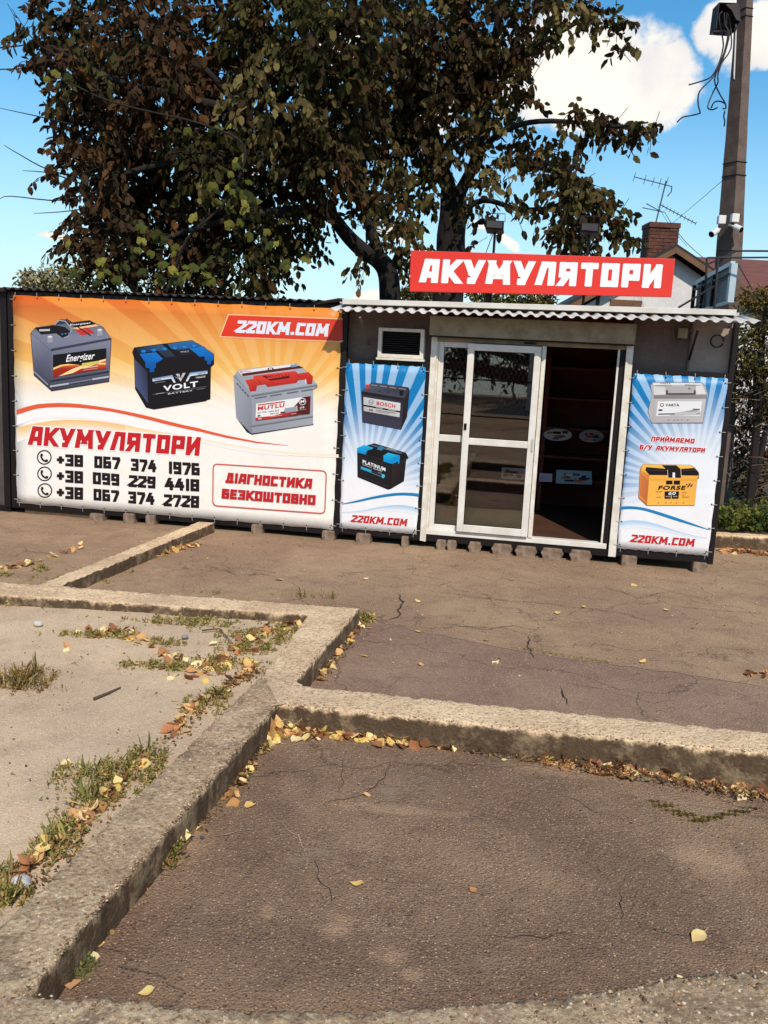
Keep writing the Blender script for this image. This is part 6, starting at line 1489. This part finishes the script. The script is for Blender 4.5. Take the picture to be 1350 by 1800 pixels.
for pts in ([(1270,20),(1264,30),(1270,65),(1271,85),(1262,115),(1250,135),(1232,143),(1211,149)], [(1273,22),(1275,45),(1280,55),(1275,85),(1266,110),(1254,135),(1230,160),(1227,180),(1231,199)], [(1278,22),(1277,45),(1282,60),(1275,90),(1262,130),(1262,145),(1252,165),(1244,188),(1252,193),(1261,189)],
            [(1280,25),(1284,50),(1285,85),(1268,112),(1256,140),(1265,165),(1274,180),(1276,190),(1270,191)], [(1231,199),(1215,203),(1200,206),(1190,215)], [(1274,182),(1265,178),(1255,180),(1250,190)], [(1274,195),(1272,205),(1274,212),(1273,222)],
            [(1291,50),(1290,75),(1288,130),(1290,142)]):
    P = [Vector(pw(x, y, YP-.3+.05*math.sin(x))) for x, y in pts]; m.tube([Vector(p) for p in sm([tuple(p) for p in P], 3)], .009, 5)
m.build('loose_wires', M_wire, hood)
MB().tube([pw(1294,42,YP-.18), pw(1293,75,YP-.18), pw(1290,140,YP-.18)], .010, 5).build('white_conduit', M_camw, hood)
put_all(hood, nb)
# two white cameras and their boxes
def camera_(x, y, dx, dy, label, boxp, side):
    t = tag(empty('security_camera', pw(x, y, YP-.25)), label, 'camera'); nb = names(); Yc = YP-.25
    a, b = Vector(pw(x-dx*.5, y-dy*.5, Yc)), Vector(pw(x+dx*.5, y+dy*.5, Yc-.08)); ax = (b-a).normalized()
    MB().tube([a, a+ax*.01, b-ax*.01, b], [.03,.037,.04,.04], 12).build('body', M_camw, t, smooth=False)
    MB().tube([b-ax*.002, b+ax*.006], .034, 12).build('lens', M_lens, t)
    MB().tube([a.lerp(b, .2), a.lerp(b, .1)+Vector((side*.06, .06, .03))], .014, 8).build('bracket', M_camw, t)
    bx_, by_ = boxp; c_ = Vector(pw(bx_, by_, Yc)); MB().box(c_.x-.045, c_.x+.045, c_.y-.03, c_.y+.05, c_.z-.045, c_.z+.055).build('junction_box', M_camw, t, .006); put_all(t, nb)
camera_(1256, 408, -11, 8, 'white security camera left of the concrete pole, pointing down left', (1268.5,387), 1)
camera_(1297, 401, 12, 6, 'white security camera on the front of the concrete pole, pointing right', (1292,384), -1)

# ------------------------------------------------------------------ billboard seen from behind and pipe frame
bb = tag(empty('billboard', (pw(1260,560,11)[0], 11.2, 0)), 'sign panel seen from behind with pale edge and grey backing, behind the kiosk roof', 'billboard'); nb = names()
Yb_, Ya_ = 10.7, 12.6
TLp, TRp = Vector(pw(1227,497,Ya_)), Vector(pw(1290,463,Yb_)); BRp = Vector(pw(1286,532,Yb_)); zbt = BRp.z; BLp = Vector((TLp.x, TLp.y, zbt-.02)); BRp.x = TRp.x
ax_ = (TRp-TLp).normalized(); nn = Vector((ax_.y, -ax_.x, 0)).normalized()
def slab(p0, p1, p2, p3, th, n_, name, mat): MB().hexa([p0, p1, p1+n_*th, p0+n_*th], [p3, p2, p2+n_*th, p3+n_*th]).build(name, mat, bb)
slab(BLp, BRp, TRp, TLp, -.02, nn, 'backing', M_sheetg)
def bar(p, q, w_, name='frame_bar', mat=M_black, par=None, dn=.0): MB().tube([p+nn*dn, q+nn*dn], w_, sq=True).build(name, mat, par or bb)
bar(TLp, TRp, .025, 'edge_profile', M_aluf, dn=.01); bar(TRp, BRp, .035, 'edge_profile', M_aluf, dn=.0); bar(BLp, BRp, .02, 'edge_profile', M_aluf, dn=.01)
for f_ in (.02, .30, .62): bar(TLp.lerp(TRp, f_)+Vector((0,0,-.04)), BLp.lerp(BRp, f_), .02, dn=.05)
bar(TLp.lerp(TRp, 0)+Vector((0,0,-.1)), TRp+Vector((0,0,-.12)), .012, dn=.05)
put_all(bb, nb)
pf = tag(empty('pipe_frame', (pw(1250,560,10.4)[0], 10.4, 2.3)), 'black steel pipe railing above the right end of the kiosk roof', 'railing'); nb = names()
def pipe(pts, r_): MB().tube([pw(*p) for p in pts], r_, 6).build('pipe', M_wire, pf)
pipe([(1243,453,10.6),(1500,452,10.2)], .011); pipe([(1293,441,10.9),(1500,442,10.5)], .012); pipe([(1265,440,11.2),(1293,441,10.9)], .009)
pipe([(1243,453,10.6),(1238,541,10.6)], .013); pipe([(1262,452,10.4),(1256,541,10.4)], .014); pipe([(1243,465,10.6),(1293,442,10.9)], .009); pipe([(1192,541,10.5),(1256,503,10.4)], .013); pipe([(1214,543,10.6),(1238,533,10.5)], .010); pipe([(1296,462,11.5),(1322,508,11.5)], .006)
put_all(pf, nb)

# ------------------------------------------------------------------ houses behind
YHs = 19.0
house = tag(empty('house', (pw(1150,700,YHs)[0], YHs, 0)), 'whitewashed gabled house with brown eaves behind the red sign', 'house'); nb = names()
ap = Vector(pw(1181,443,YHs)); lf = Vector(pw(1000,541,YHs)); rt = Vector(pw(1345,552,YHs)); dep = Vector((.4,7,0))
m = MB(); g_ = [Vector((lf.x+.15,YHs,-.2)), Vector((rt.x-.15,YHs,-.2)), Vector((rt.x-.15,YHs,rt.z-.05)), Vector((ap.x,YHs,ap.z-.06)), Vector((lf.x+.15,YHs,lf.z-.05))]; n_ = 5
m.v = [tuple(p) for p in g_]+[tuple(p+dep) for p in g_]; m.f = [tuple(range(5)), tuple(range(9,4,-1))]+[(k,(k+1)%5,5+(k+1)%5,5+k) for k in range(5)]; m.build('wall', M_house, house)
ov = Vector((0,-.28,0))
for p_, nm in ((lf, 'l'), (rt, 'r')):
    e = (p_-ap).normalized(); end = p_+e*.5; th = Vector((0,0,.13))
    MB().hexa([ap+ov, end+ov, end+dep, ap+dep], [ap+ov+th, end+ov+th, end+dep+th, ap+dep+th]).build('roof', M_roofd, house)
    MB().hexa([ap+ov*1.06-Vector((0,0,.05)), end+ov*1.06-Vector((0,0,.05)), end+ov-Vector((0,0,.05)), ap+ov-Vector((0,0,.05))], [ap+ov*1.06+Vector((0,0,.07)), end+ov*1.06+Vector((0,0,.07)), end+ov+Vector((0,0,.07)), ap+ov+Vector((0,0,.07))]).build('barge_board', M_tan, house)
w0, w1 = Vector(pw(1073,526,YHs)), Vector(pw(1127,541,YHs))
MB().box(w0.x, w1.x, YHs-.03, YHs+.1, w1.z-.6, w0.z).build('boarded_window', M_tan, house)
put_all(house, nb)
ch = tag(empty('chimney', pw(1158,445,YHs+1.5)), 'red brown brick chimney on the gabled house', 'chimney'); bpy.data.objects.remove(ch)
nb = names(); Yc = YHs+.9; c0 = Vector(pw(1157,448,Yc)); cw = 24*Yc/FOC; ctop = Vector(pw(1157,403,Yc)).z; cbot = c0.z-1.0
cm = MB().box(c0.x-cw, c0.x+cw, Yc-.27, Yc+.27, cbot, ctop).build('chimney', M_mortar, house)
bm_ = MB(); hh_ = .072; k = 0; z = cbot
while z < ctop-.03:
    bw = cw*2/3.0; off = (k % 2)*bw/2
    x = c0.x-cw-off
    while x < c0.x+cw-.01:
        xa, xb = max(x+.008, c0.x-cw-.004), min(x+bw-.008, c0.x+cw+.004); j_ = random.uniform(-.008, .008)
        if xb > xa+.02: bm_.box(xa, xb, Yc-.285+j_, Yc-.262, z+.006, z+hh_-.006)
        x += bw
    for (ya, yb) in ((Yc-.26, Yc-.01),(Yc+.01, Yc+.26)): bm_.box(c0.x-cw-.015, c0.x-cw+.002, ya, yb, z+.006, z+hh_-.006); bm_.box(c0.x+cw-.002, c0.x+cw+.015, ya, yb, z+.006, z+hh_-.006)
    z += hh_; k += 1
tag(bm_.build('brick', M_brick, cm), kind='stuff')
MB().box(c0.x-cw*1.08, c0.x+cw*1.08, Yc-.31, Yc+.31, ctop, ctop+.10).build('cap', M_brick, cm)
put_all(house, nb)
ant = tag(empty('tv_antenna', pw(1157,398,Yc)), 'two boom television antenna on the brick chimney', 'antenna'); nb = names()
MB().tube([pw(1151,399,Yc-.1), pw(1171,318,Yc-.1)], .014, 6).build('mast', M_alu, ant)
def boom(a, b, els, nm='boom'):
    A3, B3 = Vector(pw(*a)), Vector(pw(*b)); MB().tube([A3, B3], .010, 5).build(nm, M_alu, ant)
    for (f_, ex, ey) in els:
        p = A3.lerp(B3, f_); MB().tube([p+Vector((-ex,0,-ey)), p+Vector((ex,0,ey))], .006, 4).build('element', M_alu, ant)
boom((1115,311,Yc-.1), (1181,328,Yc-.1), [(0,.02,.09),(.28,.02,.09),(.5,.02,.09),(.68,.02,.10),(.84,.04,.16)])
MB().tube([pw(1181,328,Yc-.1), pw(1180,337,Yc-.1), pw(1173,345,Yc-.1)], .012, 5).build('dipole', M_alu, ant)
boom((1159,359,Yc-.1), (1223,393,Yc-.1), [(k/10, .015, .04) for k in range(1, 11)])
boom((1129,365,Yc-.1), (1167,373,Yc-.1), []); boom((1136,358,Yc-.1), (1160,371,Yc-.1), [])
put_all(ant, nb)
h2 = tag(empty('house', (pw(1340,700,24)[0], 24, 0)), 'building with a broad red brown roof behind the concrete pole on the right', 'house'); nb = names()
r0, r1, r2, r3 = Vector(pw(1215,459,26)), Vector(pw(1620,455,26)), Vector(pw(1700,545,21.5)), Vector(pw(1240,512,21.5))
r1.z = r0.z; r2.z = r3.z
MB().hexa([r3, r2, r1, r0], [p+Vector((0,0,.12)) for p in (r3, r2, r1, r0)]).build('roof', M_redroof, h2)
MB().box(r3.x+.2, r2.x-.2, 22.0, 29, -.2, r3.z+.05).build('wall', M_house, h2)
e0, e1 = Vector(pw(1290,497,20)), Vector(pw(1420,570,20)); MB().tube([e0, e1], .05, sq=True).build('barge_board', M_tan, h2)
e0, e1 = Vector(pw(1285,505,20.1)), Vector(pw(1420,582,20.1)); MB().tube([e0, e1], .05, sq=True).build('barge_board', M_roofd, h2)
put_all(h2, nb)
def wire(label, pts, r_=.006):
    P = [Vector(pw(*p)) for p in pts]; o = MB().tube([Vector(p) for p in sm([tuple(p) for p in P], 4)], r_, 5).build('overhead_wire', M_wire); tag(o, label, 'wire')
wire('upper overhead wire running behind the dark tree at the left edge', [(-300,108,14),(0,84,14),(100,74,14),(300,72,14),(620,95,14)], .011)
wire('lower overhead wire running behind the dark tree at the left edge', [(-300,126,14),(0,122,14),(130,116,14),(300,118,14),(620,140,14)], .009)
wire('slack wire from the lower antenna boom down to the house eave', [(1168,372,18),(1185,400,17.9),(1210,430,17.7),(1242,458,17.5)], .006)
wire('thin wire from the concrete pole down to the antenna', [(1276,312,12.2),(1230,352,15),(1180,394,18)], .004)
wire('second slack wire below the antenna to the house roof', [(1156,362,18),(1180,400,17.9),(1207,432,17.7)], .004)

# ------------------------------------------------------------------ across the street, behind the viewer (seen in the door glass)
hs = tag(empty('house', (2, -17, 0)), 'pale low house across the street reflected in the door glass', 'house'); nb = names()
MB().box(-4, 7, -22, -17, -.2, 3.2).build('wall', M_house, hs)
MB().hexa([(-4.5,-16.5,3.1),(7.5,-16.5,3.1),(7.5,-23,3.1),(-4.5,-23,3.1)], [(1.2,-19,5.0),(1.8,-19,5.0),(1.8,-20,5.0),(1.2,-20,5.0)]).build('roof', M_galv, hs)
for x in (-2.5, .5, 3.5): MB().box(x, x+1.1, -16.98, -16.9, 1.0, 2.3).build('window', M_lens, hs)
put_all(hs, nb)
fn = tag(empty('mesh_fence', (1, -9, 0)), 'black steel mesh fence across the street reflected in the door glass', 'fence'); nb = names()
for x in np.arange(-6, 10, 2.0): MB().tube([(x,-9,0),(x,-9,2.3)], .05, sq=True).build('post', M_black, fn)
for z in (.15, 1.2, 2.2): MB().tube([(-6,-9,z),(9,-9,z)], .025, 6).build('rail', M_black, fn)
m = MB()
for k in range(110): x = -6+k*.14; m.tube([(x,-9,.15),(x+1.0,-9,2.2)], .004, 3, cap=False); m.tube([(x+1,-9,.15),(x,-9,2.2)], .004, 3, cap=False)
tag(m.build('mesh', M_galv, fn), kind='stuff'); put_all(fn, nb)
gridsheet('street_ground', [(-40,-29),(40,-29)], [(-40,.75),(40,.75)], 40, 40, M_fore, lambda x, y: -.03+n1(x, y, .4, .02))
bush('hedge', 'dark trees across the street reflected in the door glass', 'trees', (0,-27,0), [((-18+k*3.6,-27+math.sin(k*5),2.2+j*2.6),(2.4,1.6,1.9),120) for k in range(12) for j in range(3)], shr, [.2,.3,.3,.1,.1], .32, 31, k=.5, per=8, twr=.02)  # unseen tree row, added so the door glass does not mirror bright sky
print('fallen leaves', NL[0], 'objects', len(bpy.data.objects))
